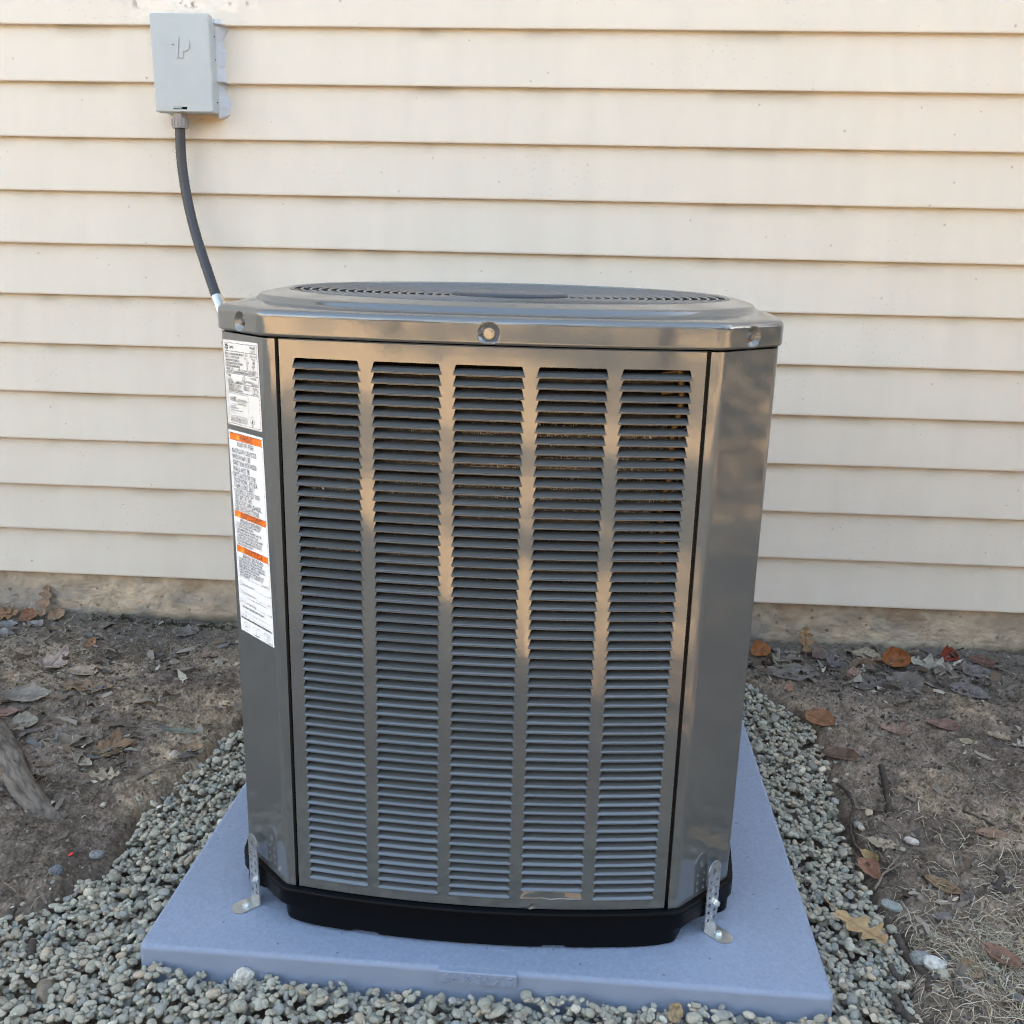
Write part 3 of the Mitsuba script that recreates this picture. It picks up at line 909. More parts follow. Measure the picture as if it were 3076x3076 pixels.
tlx.build(wl, {('print_black', 1): 'ruled_lines', ('print_orange', 2): 'orange_band', ('print_black', 2): 'lettering', ('print_black', 3): 'band_lettering', ('print_yellow', 3): 'alert_triangle', ('print_black', 4): 'alert_marks', ('print_grey', 1): 'grey_bar'})

npl = Sticker(chamfer_point(0.1032, 0.8640))
W1, H1 = 0.0888, 0.1062
rl = key(ac, 'rating_sticker')
m = extrude(sbox(0, -H1, W1, 0).buffer(-0.002).buffer(0.002), 0.00025)
scene[rl] = mikit.ply(frame(m, npl.o + CN * 0.0001, LX, LY, CN), 'label_white_dull')
tag(rl, 'white rating sticker of small black print, above the warning sticker')
npl.outline(sbox(0.0042, -0.1040, W1 - 0.0030, -0.0036), 0.0006)
for b in (0.0136, 0.0408, 0.0528, 0.0640):
    npl.line(0.0042, b, W1 - 0.0030, b, 0.0007)
npl.poly('print_black', shapely.Point(0.0088, -0.0085).buffer(0.0041))
npl.line(0.0050, 0.0085, 0.0126, 0.0085, 0.0005, 'label_white_dull', 2)
npl.poly('label_white_dull', affinity.scale(shapely.Point(0.0088, -0.0085).buffer(0.0034), 0.45, 1).exterior.buffer(0.0002), 2)
npl.text('TRANE', 0.0150, 0.0086, 0.0033, width=0.0125, bold=True)
npl.text('MFR DATE', 0.0690, 0.0068, 0.0030, width=0.0140, bold=True)
npl.text('5/2025', 0.0710, 0.0112, 0.0030, width=0.0105)
rowsT = [(0.0168, ('MOD. NO.', 0.0050, 0.0085), ('5TWR4030A1000AA', 0.0158, 0.0370), ('VOLTS', 0.0570, 0.0060), ('208-230', 0.0680, 0.0165)),
         (0.0206, ('SERIAL NO.', 0.0050, 0.0110), ('25123FR4GF', 0.0185, 0.0225), ('PH - 1', 0.0540, 0.0090), ('HZ 60', 0.0720, 0.0090)),
         (0.0246, ('MINIMUM CIRCUIT AMPACITY', 0.0052, 0.0360), ('16.8', 0.0575, 0.0070), ('AMPS', 0.0745, 0.0060)),
         (0.0284, ('OVERCURRENT PROTECTIVE DEVICE', 0.0054, 0.0440), ('25', 0.0580, 0.0034), ('USACAN', 0.0715, 0.0085)),
         (0.0318, ('MAX FUSE / BREAKER (HACR)', 0.0056, 0.0350), ('25', 0.0582, 0.0034), ('25', 0.0735, 0.0034)),
         (0.0352, ('R454B - ODL', 0.0060, 0.0180), ('4 lb 12 oz or 2.15 kg(SI)', 0.0350, 0.0470)),
         (0.0386, ('FACTORY CHARGED', 0.0062, 0.0150), ('DESIGN PRESSURE HIGH SIDE PSIG', 0.0240, 0.0550)),
         (0.0438, ('TRANE', 0.0065, 0.0095), ('OUTDOOR USE', 0.0670, 0.0140)), (0.0478, ('ON', 0.0705, 0.0030),),
         (0.0486, ('Tyler, TX 75711', 0.0070, 0.0125), ('C', 0.0445, 0.0014), ('US LISTED', 0.0555, 0.0130)),
         (0.0512, ('1725, A100', 0.0070, 0.0140), ('ASSEMBLED IN USA', 0.0280, 0.0180), ('HSPF2 PENDING', 0.0690, 0.0140)),
         (0.0555, ('COMPR. MOT. 10.8 RLA', 0.0075, 0.0350), ('208-230', 0.0480, 0.0130), ('71 LRA', 0.0710, 0.0110)),
         (0.0586, ('O.D. MOT. 0.71 FLA', 0.0078, 0.0290), ('208-230', 0.0485, 0.0130), ('1/5', 0.0720, 0.0040), ('HP', 0.0810, 0.0025)),
         (0.0617, ('FOR POWER SUPPLY (SEE NOTE)', 0.0080, 0.0360), ('1 Ø A/C', 0.0700, 0.0130))]
for row in rowsT:
    for s, a, wd in row[1:]:
        npl.text(s, a, row[0], 0.0025, width=wd, bold=True)
npl.poly('print_black', shapely.Point(0.0510, -0.0470).buffer(0.0043).exterior.buffer(0.00035))
npl.text('UL', 0.0488, 0.0470, 0.0042, width=0.0044, bold=True)
npl.line(0.0640, 0.0540, 0.0640, 0.0602, 0.0005)
npl.outline(sbox(0.0075, -0.0925, 0.0560, -0.0675).buffer(0.0015), 0.0005)
npl.text('AHRI', 0.0105, 0.0728, 0.0056, width=0.0160, bold=True)
npl.text('CERTIFIED', 0.0285, 0.0742, 0.0044, width=0.0250)
npl.text('www.ahridirectory.org', 0.0285, 0.0778, 0.0012, width=0.0230, bold=True)
npl.line(0.0095, 0.0790, 0.0540, 0.0790, 0.0003)
npl.text('Unitary Small HP', 0.0100, 0.0815, 0.0017, width=0.0140, bold=True)
npl.text('AHRI Standard 210/240', 0.0100, 0.0840, 0.0017, width=0.0200, bold=True)
npl.line(0.0100, 0.0868, 0.0420, 0.0868, 0.0008)
npl.text('Certified ratings', 0.0100, 0.0888, 0.0013, width=0.0100, bold=True)
a = 0.0085
rb = np.random.default_rng(3)
while a < 0.0540:
    wd = rb.choice([0.0004, 0.0004, 0.0008])
    npl.rect('print_black', a, a + wd, 0.0955, 0.1020)
    a += wd + rb.choice([0.0005, 0.0005, 0.0009])
dm = Polygon([(0.0655, -0.0900), (0.0720, -0.0965), (0.0655, -0.1030), (0.0590, -0.0965)])
npl.outline(dm, 0.0006)
npl.poly('print_black', Polygon([(0.0655, -0.0930), (0.0668, -0.0955), (0.0675, -0.0975), (0.0667, -0.0994), (0.0655, -0.0998), (0.0643, -0.0994), (0.0637, -0.0975), (0.0648, -0.0960)]))
npl.line(0.0640, 0.1006, 0.0670, 0.1006, 0.0005)
npl.build(rl, {('print_black', 1): 'ruled_lines', ('print_black', 2): 'lettering', ('label_white_dull', 2): 'emblem_lines'})

# ------------------------------------------------------------------ hold down brackets


def bracket(label, bend_mid, n, side):
    """bend_mid: middle of the bend line on the pad; n: outward normal (towards the foot)"""
    n = np.array([*n, 0.0])
    t = np.cross(n, [0, 0, 1.0])            # across the strap
    b = thing('hold_down_bracket', label, 'bracket', 'galvanised brackets holding the condenser to the pad')
    W, TH, HT, FT = 0.0258, 0.0018, 0.1085, 0.0370
    o = np.array([bend_mid[0], bend_mid[1], 0.0765])
    arc = lambda cx, cy, r, a0, a1: [(cx + r * math.cos(a), cy + r * math.sin(a)) for a in np.linspace(a0, a1, 12)]
    up = Polygon([(-W / 2, 0), (W / 2, 0), (W / 2, HT - 0.011)] + arc(0, HT - 0.0125, 0.0125, 0.25, math.pi - 0.25) + [(-W / 2, HT - 0.011)])
    holes = [affinity.rotate(affinity.scale(shapely.Point(0.0005, HT - 0.0165).buffer(0.0036), 1, 1.7), -28)]
    for z in np.arange(0.0175, 0.082, 0.0118):
        for s in (-0.0066, 0.0066):
            if not (abs(z - 0.041) < 0.004 and s * side < 0):
                holes.append(affinity.rotate(affinity.scale(shapely.Point(s, z).buffer(0.0024), 1, 1.25), -25))
    up = up.difference(shapely.union_all(holes))
    m1 = frame(extrude(up, TH), o - n * 0.0, t, np.array([0, 0, 1.0]), n)
    add(b, 'strap', m1, 'zinc')
    ft = Polygon([(-W / 2, TH), (W / 2, TH), (W / 2, FT - 0.012)] + arc(0, FT - 0.0129, 0.0129, 0, math.pi) + [(-W / 2, FT - 0.012)])
    ft = ft.difference(shapely.Point(0, FT - 0.0235).buffer(0.0028))
    m2 = frame(extrude(ft, TH), o, t, n, np.array([0, 0, 1.0]))
    if np.linalg.det(np.array([t, n, [0, 0, 1.0]])) < 0:
        m2.invert()
    add(b, 'foot', m2, 'zinc')

    def bolt(r1, r2, hh, c, ex, ey, ez):
        w_ = trimesh.creation.cylinder(r1, 0.0014, sections=24)
        w_.apply_translation((0, 0, 0.0007))
        h_ = trimesh.creation.cylinder(r2, hh, sections=6)
        h_.apply_translation((0, 0, 0.0013 + hh / 2))
        d_ = trimesh.creation.cylinder(r2 * 0.55, 0.0005, sections=16)
        d_.apply_translation((0, 0, 0.0014 + hh))
        return frame(cat([w_, h_, d_]), c, ex, ey, ez)
    zz = np.array([0, 0, 1.0])
    add(b, 'foot_bolt', bolt(0.0060, 0.0043, 0.0045, o + n * (FT - 0.0215) + zz * TH, t, n, zz), 'bright_zinc')
    add(b, 'strap_screw', bolt(0.0056, 0.0040, 0.0048, o + n * TH + t * (-0.0060 * side) + zz * 0.0405, t, zz, n), 'bright_zinc')
    # stamped arrow and word
    arr = Polygon([(-0.0011, 0.046), (0.0011, 0.046), (0.0012, 0.060), (0.0034, 0.0600), (0.0, 0.0685), (-0.0034, 0.0600), (-0.0012, 0.060)])
    tx = meshkit.text_mesh('HDCAL', 0.0042, 0.0003)
    wd = tx.bounds[1][0] - tx.bounds[0][0]
    tx.apply_transform(np.diag([0.019 / wd, 1, 1, 1]))
    tx = frame(tx, np.array([0.0021, 0.0165, 0]), (0, 1, 0), (-1, 0, 0), (0, 0, 1))
    add(b, 'stamped_arrow', frame(cat([extrude(arr, 0.0003), tx]), o + n * TH, t, zz, n), 'bright_zinc')
    return b


bracket('galvanised bracket at the front left corner, on the side with the stickers', (0.1302, 0.1032), (-0.7071, -0.7071), 1)
bracket('galvanised bracket at the front right corner, foot pointing right', (0.7697, 0.1029), (0.7071, -0.7071), 1)

# ------------------------------------------------------------------ disconnect box and conduit
dbx = thing('disconnect_box', 'grey electrical disconnect box sealed to the siding, above the conduit', 'electrical box')
BX0, BX1, BY0, BY1, BZ0, BZ1 = -0.3548, -0.2290, 1.0990, 1.1750, 1.2505, 1.4425
add(dbx, 'body', box(BX0 + 0.004, BX1 - 0.003, BY0 + 0.022, BY1, BZ0 + 0.002, BZ1 - 0.010, 0.003), 'box_grey')
cov = box(BX0, BX1, BY0, BY0 + 0.0235, BZ0, BZ1, 0.0022)
slot = box(-0.316, -0.286, BY0 - 0.01, BY0 + 0.004, 1.2560, 1.2610)
cov2 = trimesh.boolean.difference([cov, slot], engine='manifold')
ck = add(dbx, 'cover', cov2, 'box_grey', smooth=30)
add(dbx, 'slot', box(-0.3165, -0.2855, BY0 + 0.0035, BY0 + 0.006, 1.2555, 1.2615), 'dark_void')
add(dbx, 'hasp', box(-0.3150, -0.2975, BY0 - 0.0012, BY0 + 0.0036, 1.2575, 1.2600, 0.0006), 'box_grey')
# embossed emblem
e1 = Polygon([(0.000, 0.042), (0.0195, 0.042), (0.0140, 0.000), (0.0095, 0.000), (0.0075, 0.0265), (0.0005, 0.0265)])
e1 = affinity.translate(Polygon([(-0.002, 0.040), (-0.0015, 0.0262), (0.0065, 0.0262), (0.0088, 0.0), (0.0125, 0.0), (0.0180, 0.042), (0.0005, 0.042)]), 0, 0)
e2 = Polygon([(0.0200, 0.042), (0.0290, 0.0418), (0.0350, 0.0385), (0.0390, 0.032), (0.0395, 0.025), (0.0370, 0.018), (0.0320, 0.0135), (0.0245, 0.0125), (0.0245, 0.0), (0.0150, 0.0)])
em = cat([extrude(g.buffer(-0.0004), 0.0024) for g in (e1, e2)])
add(ck, 'emblem', frame(em, np.array([-0.3110, BY0 + 0.0001, 1.3560]), (1, 0, 0), (0, 0, 1), (0, -1, 0)), 'box_grey')
for z in (1.405, 1.36, 1.275):
    m = trimesh.creation.cylinder(0.0016, 0.001, sections=12)
    add(dbx, 'side_hole', frame(m, np.array([BX1 - 0.0028, BY0 + 0.036, z]), (0, 1, 0), (0, 0, 1), (1, 0, 0)), 'dark_void')
# sealant bead: fat and uneven down the right side and round the top
nzs, nws = 90, 12
pz = np.linspace(1.244, 1.440, nzs)
pw = np.linspace(0, 1, nws)
wdt = np.clip(np.minimum(pz - 1.2435, 1.4405 - pz) / 0.012, 0.02, 1) ** 0.5 * (0.009 + 0.016 * meshkit.fbm(np.c_[pz * 62, pz * 0, pz * 0], 4, 31) + 0.008 * np.exp(-((pz - 1.262) / 0.02) ** 2) + 0.007 * np.exp(-((pz - 1.428) / 0.008) ** 2))
lapd = ((pz - Z_SID) / E_SID) % 1.0
SX = BX1 - 0.004 + wdt[:, None] * pw
thick = 0.007 * np.sqrt(np.clip(1 - pw ** 2, 0, 1))[None, :] * (0.55 + 0.8 * meshkit.fbm(np.stack([SX * 70, pz[:, None] * 70 + 0 * SX, 0 * SX], -1), 3, 32))
SY = WY + 0.0005 + 0.0125 * lapd[:, None] - thick - 0.012 * (1 - pw[None, :]) ** 3
rows = np.stack([SX, SY, pz[:, None] + 0 * SX], -1)
tx = np.linspace(BX0 + 0.02, BX1 + 0.006, 40)
top_s = tube(np.c_[tx, WY + 0.006 + 0 * tx, 1.4345 + 0.003 * meshkit.fbm(np.c_[tx * 50, tx * 0, tx * 0], 2, 33)], 0.005 + 0.003 * meshkit.noise(np.c_[tx * 80, tx * 0, tx * 0], 34), 10)
add(dbx, 'sealant_bead', loft(rows), 'caulk', smooth=True, label='smeared pale sealant along the right side of the box')
add(dbx, 'sealant_bead', top_s, 'caulk', smooth=True)

cd = thing('conduit', 'dark grey flexible conduit drooping from the box to the condenser', 'conduit')
cp = spline([(-0.3095, 1.118, 1.252), (-0.3120, 1.118, 1.215), (-0.3125, 1.116, 1.162), (-0.3035, 1.108, 1.087), (-0.2830, 1.090, 1.010), (-0.2520, 1.060, 0.938), (-0.2180, 1.020, 0.876), (-0.2080, 1.008, 0.860)], 90)
ridge = 0.0106 + 0.00022 * (np.arange(90) % 2)
add(cd, 'tube', tube(cp, ridge, 18), 'conduit_grey', smooth=True)
nut = []
g = trimesh.creation.cylinder(0.0165, 0.020, sections=40)
g.apply_translation((-0.3110, 1.118, 1.2300))
nut.append(g)
for a in np.arange(14) * 2 * np.pi / 14:
    q = box(-0.0019, 0.0019, -0.0016, 0.0016, -0.008, 0.008, 0.0006)
    q.apply_transform(trimesh.transformations.rotation_matrix(a, (0, 0, 1)))
    q.apply_translation((-0.3110 - 0.0165 * math.sin(a), 1.118 + 0.0165 * math.cos(a), 1.2310))
    nut.append(q)
g = trimesh.creation.cylinder(0.0150, 0.012, sections=6)
g.apply_translation((-0.3105, 1.118, 1.2450))
nut.append(g)
add(cd, 'connector_nut', cat(nut), 'fitting_grey', smooth=35)
e0, e1_ = cp[-1], cp[-1] + (cp[-1] - cp[-6]) / np.linalg.norm(cp[-1] - cp[-6]) * 0.035
add(cd, 'metal_fitting', cat([tube([cp[-4], cp[-1], e1_], [0.0122, 0.0122, 0.0128], 20), tube(np.linspace(e1_, e1_ + [0.035, -0.03, -0.012], 4), 0.0118, 16), tube(np.linspace(e1_ + [0.030, -0.026, -0.012], (0.10, 0.69, 0.828), 6), 0.0100, 16)]), 'bright_zinc', smooth=35)
#SECTION2
# ------------------------------------------------------------------ gravel: pebbles dropped one by one on a height grid
prng = np.random.default_rng(11)
RES = 0.0016
gx0, gx1, gy0, gy1 = -0.33, 1.17, -0.26, 1.06
HXN, HYN = int((gx1 - gx0) / RES), int((gy1 - gy0) / RES)
cxs, cys = gx0 + (np.arange(HXN) + 0.5) * RES, gy0 + (np.arange(HYN) + 0.5) * RES
CX2, CY2 = np.meshgrid(cxs, cys)
HG = gh(CX2.ravel(), CY2.ravel()).reshape(CX2.shape)
PTS = shapely.points(CX2.ravel(), CY2.ravel())
SDG = shapely.distance(PTS, GRAVEL.exterior).reshape(CX2.shape) * np.where(shapely.contains(GRAVEL, PTS), 1, -1).reshape(CX2.shape)
LEVEL = surf_level(CX2, CY2) + 0.004 + 0.007 * np.exp(-((CY2 + 0.02) / 0.07) ** 2) + 0.008 * (meshkit.fbm(np.stack([CX2 * 14, CY2 * 14, CX2 * 0], -1), 2, 41) - 0.5)
LEVEL = LEVEL - 0.006 * np.clip(1 - SDG / 0.02, 0, 1)
blocked = shapely.contains(PADPOLY.buffer(0.001), PTS).reshape(CX2.shape)
HG[blocked] = 9.0
inside = (SDG > -0.004) & ~blocked
LEVEL[SDG < 0.004] = HG[SDG < 0.004] + 0.004
cand = np.argwhere(inside)


def rot3(yaw, pitch, roll):
    cy, sy, cp_, sp, cr, sr = math.cos(yaw), math.sin(yaw), math.cos(pitch), math.sin(pitch), math.cos(roll), math.sin(roll)
    return np.array([[cy, -sy, 0], [sy, cy, 0], [0, 0, 1]]) @ np.array([[cp_, 0, sp], [0, 1, 0], [-sp, 0, cp_]]) @ np.array([[1, 0, 0], [0, cr, -sr], [0, sr, cr]])


ico1, ico2 = trimesh.creation.icosphere(subdivisions=1), trimesh.creation.icosphere(subdivisions=2)


def pebble_shapes(ico, n, seed):
    out = []
    v = np.array(ico.vertices)
    for i in range(n):
        b = v * (1 + 0.32 * (meshkit.noise(v * 1.25 + i * 9.7, seed)[:, None] - 0.5) + 0.12 * (meshkit.noise(v * 2.9 + i * 5.1, seed + 1)[:, None] - 0.5))
        p = 2.0 + 1.2 * ((i * 0.618) % 1)
        b = np.sign(b) * np.abs(b) ** (2.0 / p)
        b /= np.abs(b).max(0)
        out.append(b)
    return out


SH1, SH2 = pebble_shapes(ico1, 14, 51), pebble_shapes(ico2, 14, 52)
placed = []
OWN = np.full(HG.shape, -1)


def drop(x, y, ax, R, force=False):
    Ai = np.linalg.inv(R @ np.diag(np.asarray(ax) ** 2) @ R.T)
    rad = max(ax) * 1.02
    i0, i1 = int((y - rad - gy0) / RES), int((y + rad - gy0) / RES) + 1
    j0, j1 = int((x - rad - gx0) / RES), int((x + rad - gx0) / RES) + 1
    if i0 < 0 or j0 < 0 or i1 >= HYN or j1 >= HXN:
        return None
    X, Y = cxs[j0:j1][None, :] - x, cys[i0:i1][:, None] - y
    a, b = Ai[2, 2], 2 * (Ai[0, 2] * X + Ai[1, 2] * Y)
    c = Ai[0, 0] * X * X + 2 * Ai[0, 1] * X * Y + Ai[1, 1] * Y * Y - 1
    disc = b * b - 4 * a * c
    ok = disc > 0
    if not ok.any():
        return None
    s = np.sqrt(np.where(ok, disc, 0))
    lo, hi = (-b - s) / (2 * a), (-b + s) / (2 * a)
    H = HG[i0:i1, j0:j1]
    z = np.max(np.where(ok, H - lo, -9))
    if z > 1:
        return None
    z -= 0.0012
    top = z + hi[ok].max()
    ii, jj = min(max(int((y - gy0) / RES), 0), HYN - 1), min(max(int((x - gx0) / RES), 0), HXN - 1)
    if not force and top > LEVEL[ii, jj] + 0.0065:
        return None
    up_ = ok & (z + hi > H)
    HG[i0:i1, j0:j1] = np.where(up_, z + hi, H)
    OWN[i0:i1, j0:j1] = np.where(up_, len(placed), OWN[i0:i1, j0:j1])
    return z


tries = 0
while len(placed) < 27000 and tries < 190000:
    tries += 1
    k = cand[prng.integers(0, len(cand), 7)]
    gap = LEVEL[k[:, 0], k[:, 1]] - HG[k[:, 0], k[:, 1]]
    i, j = k[np.argmax(gap)]
    y, x = cys[i] + prng.uniform(-0.5, 0.5) * RES, cxs[j] + prng.uniform(-0.5, 0.5) * RES
    if gap.max() < 0.0015:
        continue
    s = float(np.clip(np.exp(prng.normal(math.log(0.0047), 0.32)), 0.0026, 0.0105))
    ax = s * np.array([1.0, prng.uniform(0.50, 0.90), prng.uniform(0.34, 0.62)])
    R = rot3(prng.uniform(0, 6.28), prng.normal(0, 0.38), prng.normal(0, 0.42))
    z = drop(x, y, ax, R)
    if z is not None:
        placed.append((x, y, z, ax, R))
# strays that rolled on to the soil
for _ in range(130):
    i, j = np.argwhere((SDG < -0.006) & (SDG > -0.075) & (CY2 < 0.8))[prng.integers(0, 10 ** 9) % int(((SDG < -0.006) & (SDG > -0.075) & (CY2 < 0.8)).sum())] if _ == 0 else strays[prng.integers(0, len(strays))]
    if _ == 0:
        strays = np.argwhere((SDG < -0.004) & (SDG > -0.06) & (CY2 < 0.8))
    if prng.random() > np.exp(SDG[i, j] / 0.022):
        continue
    ax = float(np.clip(np.exp(prng.normal(math.log(0.0046), 0.3)), 0.0026, 0.0085)) * np.array([1.0, prng.uniform(0.66, 0.95), prng.uniform(0.45, 0.75)])
    R = rot3(prng.uniform(0, 6.28), prng.normal(0, 0.15), prng.normal(0, 0.15))
    z = drop(cxs[j], cys[i], ax, R, True)
    if z is not None:
        placed.append((cxs[j], cys[i], z - 0.002, ax, R))
seen = np.bincount(OWN[OWN >= 0].ravel(), minlength=len(placed))
vs, fs, cs, n = [], [], [], 0
for q, (x, y, z, ax, R) in enumerate(placed):
    if seen[q] < 4:
        continue
    near = y < 0.16
    b, f = (SH2[q % 14], ico2.faces) if near else (SH1[q % 14], ico1.faces)
    v = (b * ax) @ R.T + (x, y, z)
    t = prng.random()
    if t < 0.022:
        base = np.array([0.30, 0.31, 0.29])
    elif t < 0.12:
        base = np.array([0.215, 0.200, 0.172])
    elif t < 0.30:
        base = np.array([0.160, 0.178, 0.185])
    elif t < 0.42:
        base = np.array([0.222, 0.225, 0.205])
    else:
        base = np.array([0.195, 0.205, 0.192])
    base = base * (1.92, 1.70, 1.44) * prng.uniform(0.76, 1.14)
    mott = 0.80 + 0.40 * meshkit.fbm(v * 260, 2, 61)
    cs.append(base * mott[:, None])
    vs.append(v)
    fs.append(f + n)
    n += len(v)
add(None, 'gravel', tm(np.vstack(vs), np.vstack(fs)), 'stone', smooth=True, color=np.vstack(cs))
tag('gravel', 'grey rounded pebbles packed around the equipment pad', 'gravel', kind='stuff')


def top_at(x, y):
    i, j = int((y - gy0) / RES), int((x - gx0) / RES)
    if 0 <= i < HYN and 0 <= j < HXN:
        a = HG[max(i - 3, 0):i + 4, max(j - 3, 0):j + 4]
        a = a[a < 1]
        if len(a):
            return float(np.median(a))
    return float(gh(x, y)[0])


def single_stone(label, x, y, ax, col, seed, yaw=0.0, rough=0.0, lift=0.0, tilt=0.1):
    k = thing('pebble', label, 'pebble')
    v = np.array(ico2.subdivide().vertices)
    f = ico2.subdivide().faces
    v /= np.linalg.norm(v, axis=1, keepdims=True)
    b = v * (1 + 0.3 * (meshkit.noise(v * 1.3 + seed, seed)[:, None] - 0.5) + rough * (meshkit.fbm(v * 3.0 + seed, 3, seed + 1)[:, None] - 0.5))
    R = rot3(yaw, tilt, tilt * 0.5)
    w = (b * np.array(ax)) @ R.T
    z = top_at(x, y) - w[:, 2].min() - 0.25 * ax[2] + lift
    w = w + (x, y, z)
    c = np.array(col) * (0.30 + 1.30 * meshkit.fbm(w * 300, 3, seed + 2))[:, None]
    scene[k] = mikit.ply(tm(w, f), 'stone', smooth=True, color=c)


single_stone('angular white stone leaning on the front face of the blue pad', 0.1470, -0.0075, (0.0135, 0.0110, 0.0135), (0.55, 0.53, 0.46), 3, 0.4, 0.55, 0.002)
single_stone('smooth oval grey pebble lying alone on the dirt right of the gravel', 1.054, 0.206, (0.0155, 0.0088, 0.0065), (0.25, 0.265, 0.25), 4, -0.4)
single_stone('white speckled stone at the right gravel edge beside the dark root', 1.0725, 0.083, (0.0150, 0.0115, 0.0095), (0.50, 0.50, 0.46), 5, -0.5, 0.3)
single_stone('plump grey pebble just left of the white speckled stone', 1.0590, 0.0975, (0.0145, 0.0120, 0.0095), (0.20, 0.21, 0.20), 6, 0.2)
single_stone('pale oblong chip of stone on bare dirt beside the skeleton leaf', 1.133, 0.362, (0.0130, 0.0062, 0.0055), (0.50, 0.45, 0.40), 7, -0.35, 0.2)
single_stone('lone bluish pebble on the dirt left of the gravel edge', -0.204, 0.174, (0.0120, 0.0100, 0.0070), (0.15, 0.165, 0.185), 8, 0.3)
single_stone('single grey pebble on the dirt below the end of the root', -0.167, 0.226, (0.0125, 0.0085, 0.0062), (0.22, 0.22, 0.215), 9, 0.2)
single_stone('small cream stone beside the tan leaf at the left gravel edge', -0.158, 0.512, (0.0105, 0.0085, 0.0080), (0.42, 0.36, 0.29), 10, 0.2, 0.2)

# ------------------------------------------------------------------ soil crumbs, wood chips, straw
crng = np.random.default_rng(23)


def soil_ok(x, y, margin=0.0):
    p = shapely.points(x, y)
    return ~shapely.contains(GRAVEL.buffer(margin), p) & (y < WY + 0.0)


def scatter(n, centre=None, spread=None):
    if centre is None:
        x, y = crng.uniform(-0.98, 1.82, n), crng.uniform(-0.28, 1.15, n)
    else:
        x, y = crng.normal(centre[0], spread[0], n), crng.normal(centre[1], spread[1], n)
    ok = soil_ok(x, y) & (x > -1.05) & (x < 1.9) & (y > -0.29) & (y < 1.15)
    return x[ok], y[ok]


oct_v = np.array([(1, 0, 0), (-1, 0, 0), (0, 1, 0), (0, -1, 0), (0, 0, 1), (0, 0, -1), (0.6, 0.6, 0.5), (-0.6, 0.5, 0.6), (0.5, -0.6, 0.6), (-0.6, -0.6, 0.4)], float)
oct_f = np.array(trimesh.Trimesh(oct_v).convex_hull.faces)
oct_v = np.array(trimesh.Trimesh(oct_v).convex_hull.vertices)
x1, y1 = scatter(9000)
x2, y2 = scatter(3200, (1.25, 0.25), (0.25, 0.30))
x3, y3 = scatter(2600, (-0.5, 0.95), (0.3, 0.16))
x4, y4 = scatter(2600, (1.35, 0.95), (0.35, 0.13))
x, y = np.r_[x1, x2, x3, x4], np.r_[y1, y2, y3, y4]
z = gh(x, y)
s = np.clip(np.exp(crng.normal(math.log(0.0016), 0.55, len(x))), 0.0006, 0.0062)
vs, cs = [], []
for i in range(len(x)):
    v = oct_v * s[i] * crng.uniform(0.6, 1.3, 3) * (1, 1, 0.8)
    R = rot3(crng.uniform(0, 6.28), crng.normal(0, 0.5), crng.normal(0, 0.5))
    vs.append(v @ R.T + (x[i], y[i], z[i] + s[i] * 0.25))
    t = crng.random()
    b = np.array([0.115, 0.094, 0.078]) if t < 0.72 else (np.array([0.19, 0.165, 0.14]) if t < 0.93 else np.array([0.36, 0.33, 0.29]))
    cs.append(np.tile(b * crng.uniform(0.6, 1.3), (len(v), 1)))
fs = (oct_f[None] + (np.arange(len(x)) * len(oct_v))[:, None, None]).reshape(-1, 3)
add(None, 'soil_crumbs', tm(np.vstack(vs), fs), 'coloured_matt', color=np.vstack(cs))
tag('soil_crumbs', 'crumbs of soil and grit strewn over the bare ground', 'soil', kind='stuff')

chips_v = np.array([(-1, -0.5, 0), (0.2, -0.6, 0.1), (1, -0.2, 0), (0.9, 0.4, 0.05), (-0.2, 0.6, 0.12), (-1, 0.3, 0)], float)
chips_f = np.array([(0, 1, 4), (1, 2, 3), (1, 3, 4), (0, 4, 5)])
xs_, ys_ = zip(scatter(1100), scatter(900, (1.30, 0.20), (0.22, 0.20)), scatter(620, (1.30, 1.02), (0.35, 0.07)), scatter(150, (1.25, 1.04), (0.22, 0.05)), scatter(190, (-0.55, 0.75), (0.22, 0.22)), scatter(900, (-0.55, 1.0), (0.26, 0.11)), scatter(700, (-0.40, 0.55), (0.17, 0.16)))
xs_, ys_ = list(xs_), list(ys_)
bigx, bigy = xs_[3:5], ys_[3:5]
xs_, ys_ = xs_[:3] + xs_[5:], ys_[:3] + ys_[5:]
n_litter = sum(len(q) for q in xs_)
x, y = np.concatenate(xs_ + bigx), np.concatenate(ys_ + bigy)
z = gh(x, y)
vs, cs = [], []
for i in range(len(x)):
    L = float(np.clip(np.exp(crng.normal(math.log(0.0046), 0.6)), 0.0016, 0.017))
    if n_litter <= i:
        L = float(crng.uniform(0.010, 0.024))
    v = chips_v * (L, L * crng.uniform(0.25, 0.75), L * 0.9)
    v[:, 2] += crng.normal(0, 0.22, 6) * L
    R = rot3(crng.uniform(0, 6.28), crng.normal(0, 0.28), crng.normal(0, 0.35))
    vs.append(v @ R.T + (x[i], y[i], z[i] + 0.0014 + 0.15 * L))
    t = crng.random()
    b = [np.array([0.20, 0.165, 0.135]), np.array([0.145, 0.105, 0.075]), np.array([0.26, 0.225, 0.185]), np.array([0.42, 0.37, 0.29]), np.array([0.15, 0.14, 0.135])][int(np.searchsorted([0.34, 0.62, 0.80, 0.87], t))]
    cs.append(np.tile(b * crng.uniform(0.65, 1.25), (6, 1)))
fs = (chips_f[None] + (np.arange(len(x)) * 6)[:, None, None]).reshape(-1, 3)
add(None, 'leaf_litter', tm(np.vstack(vs), fs), 'coloured_matt', smooth=True, color=np.vstack(cs))
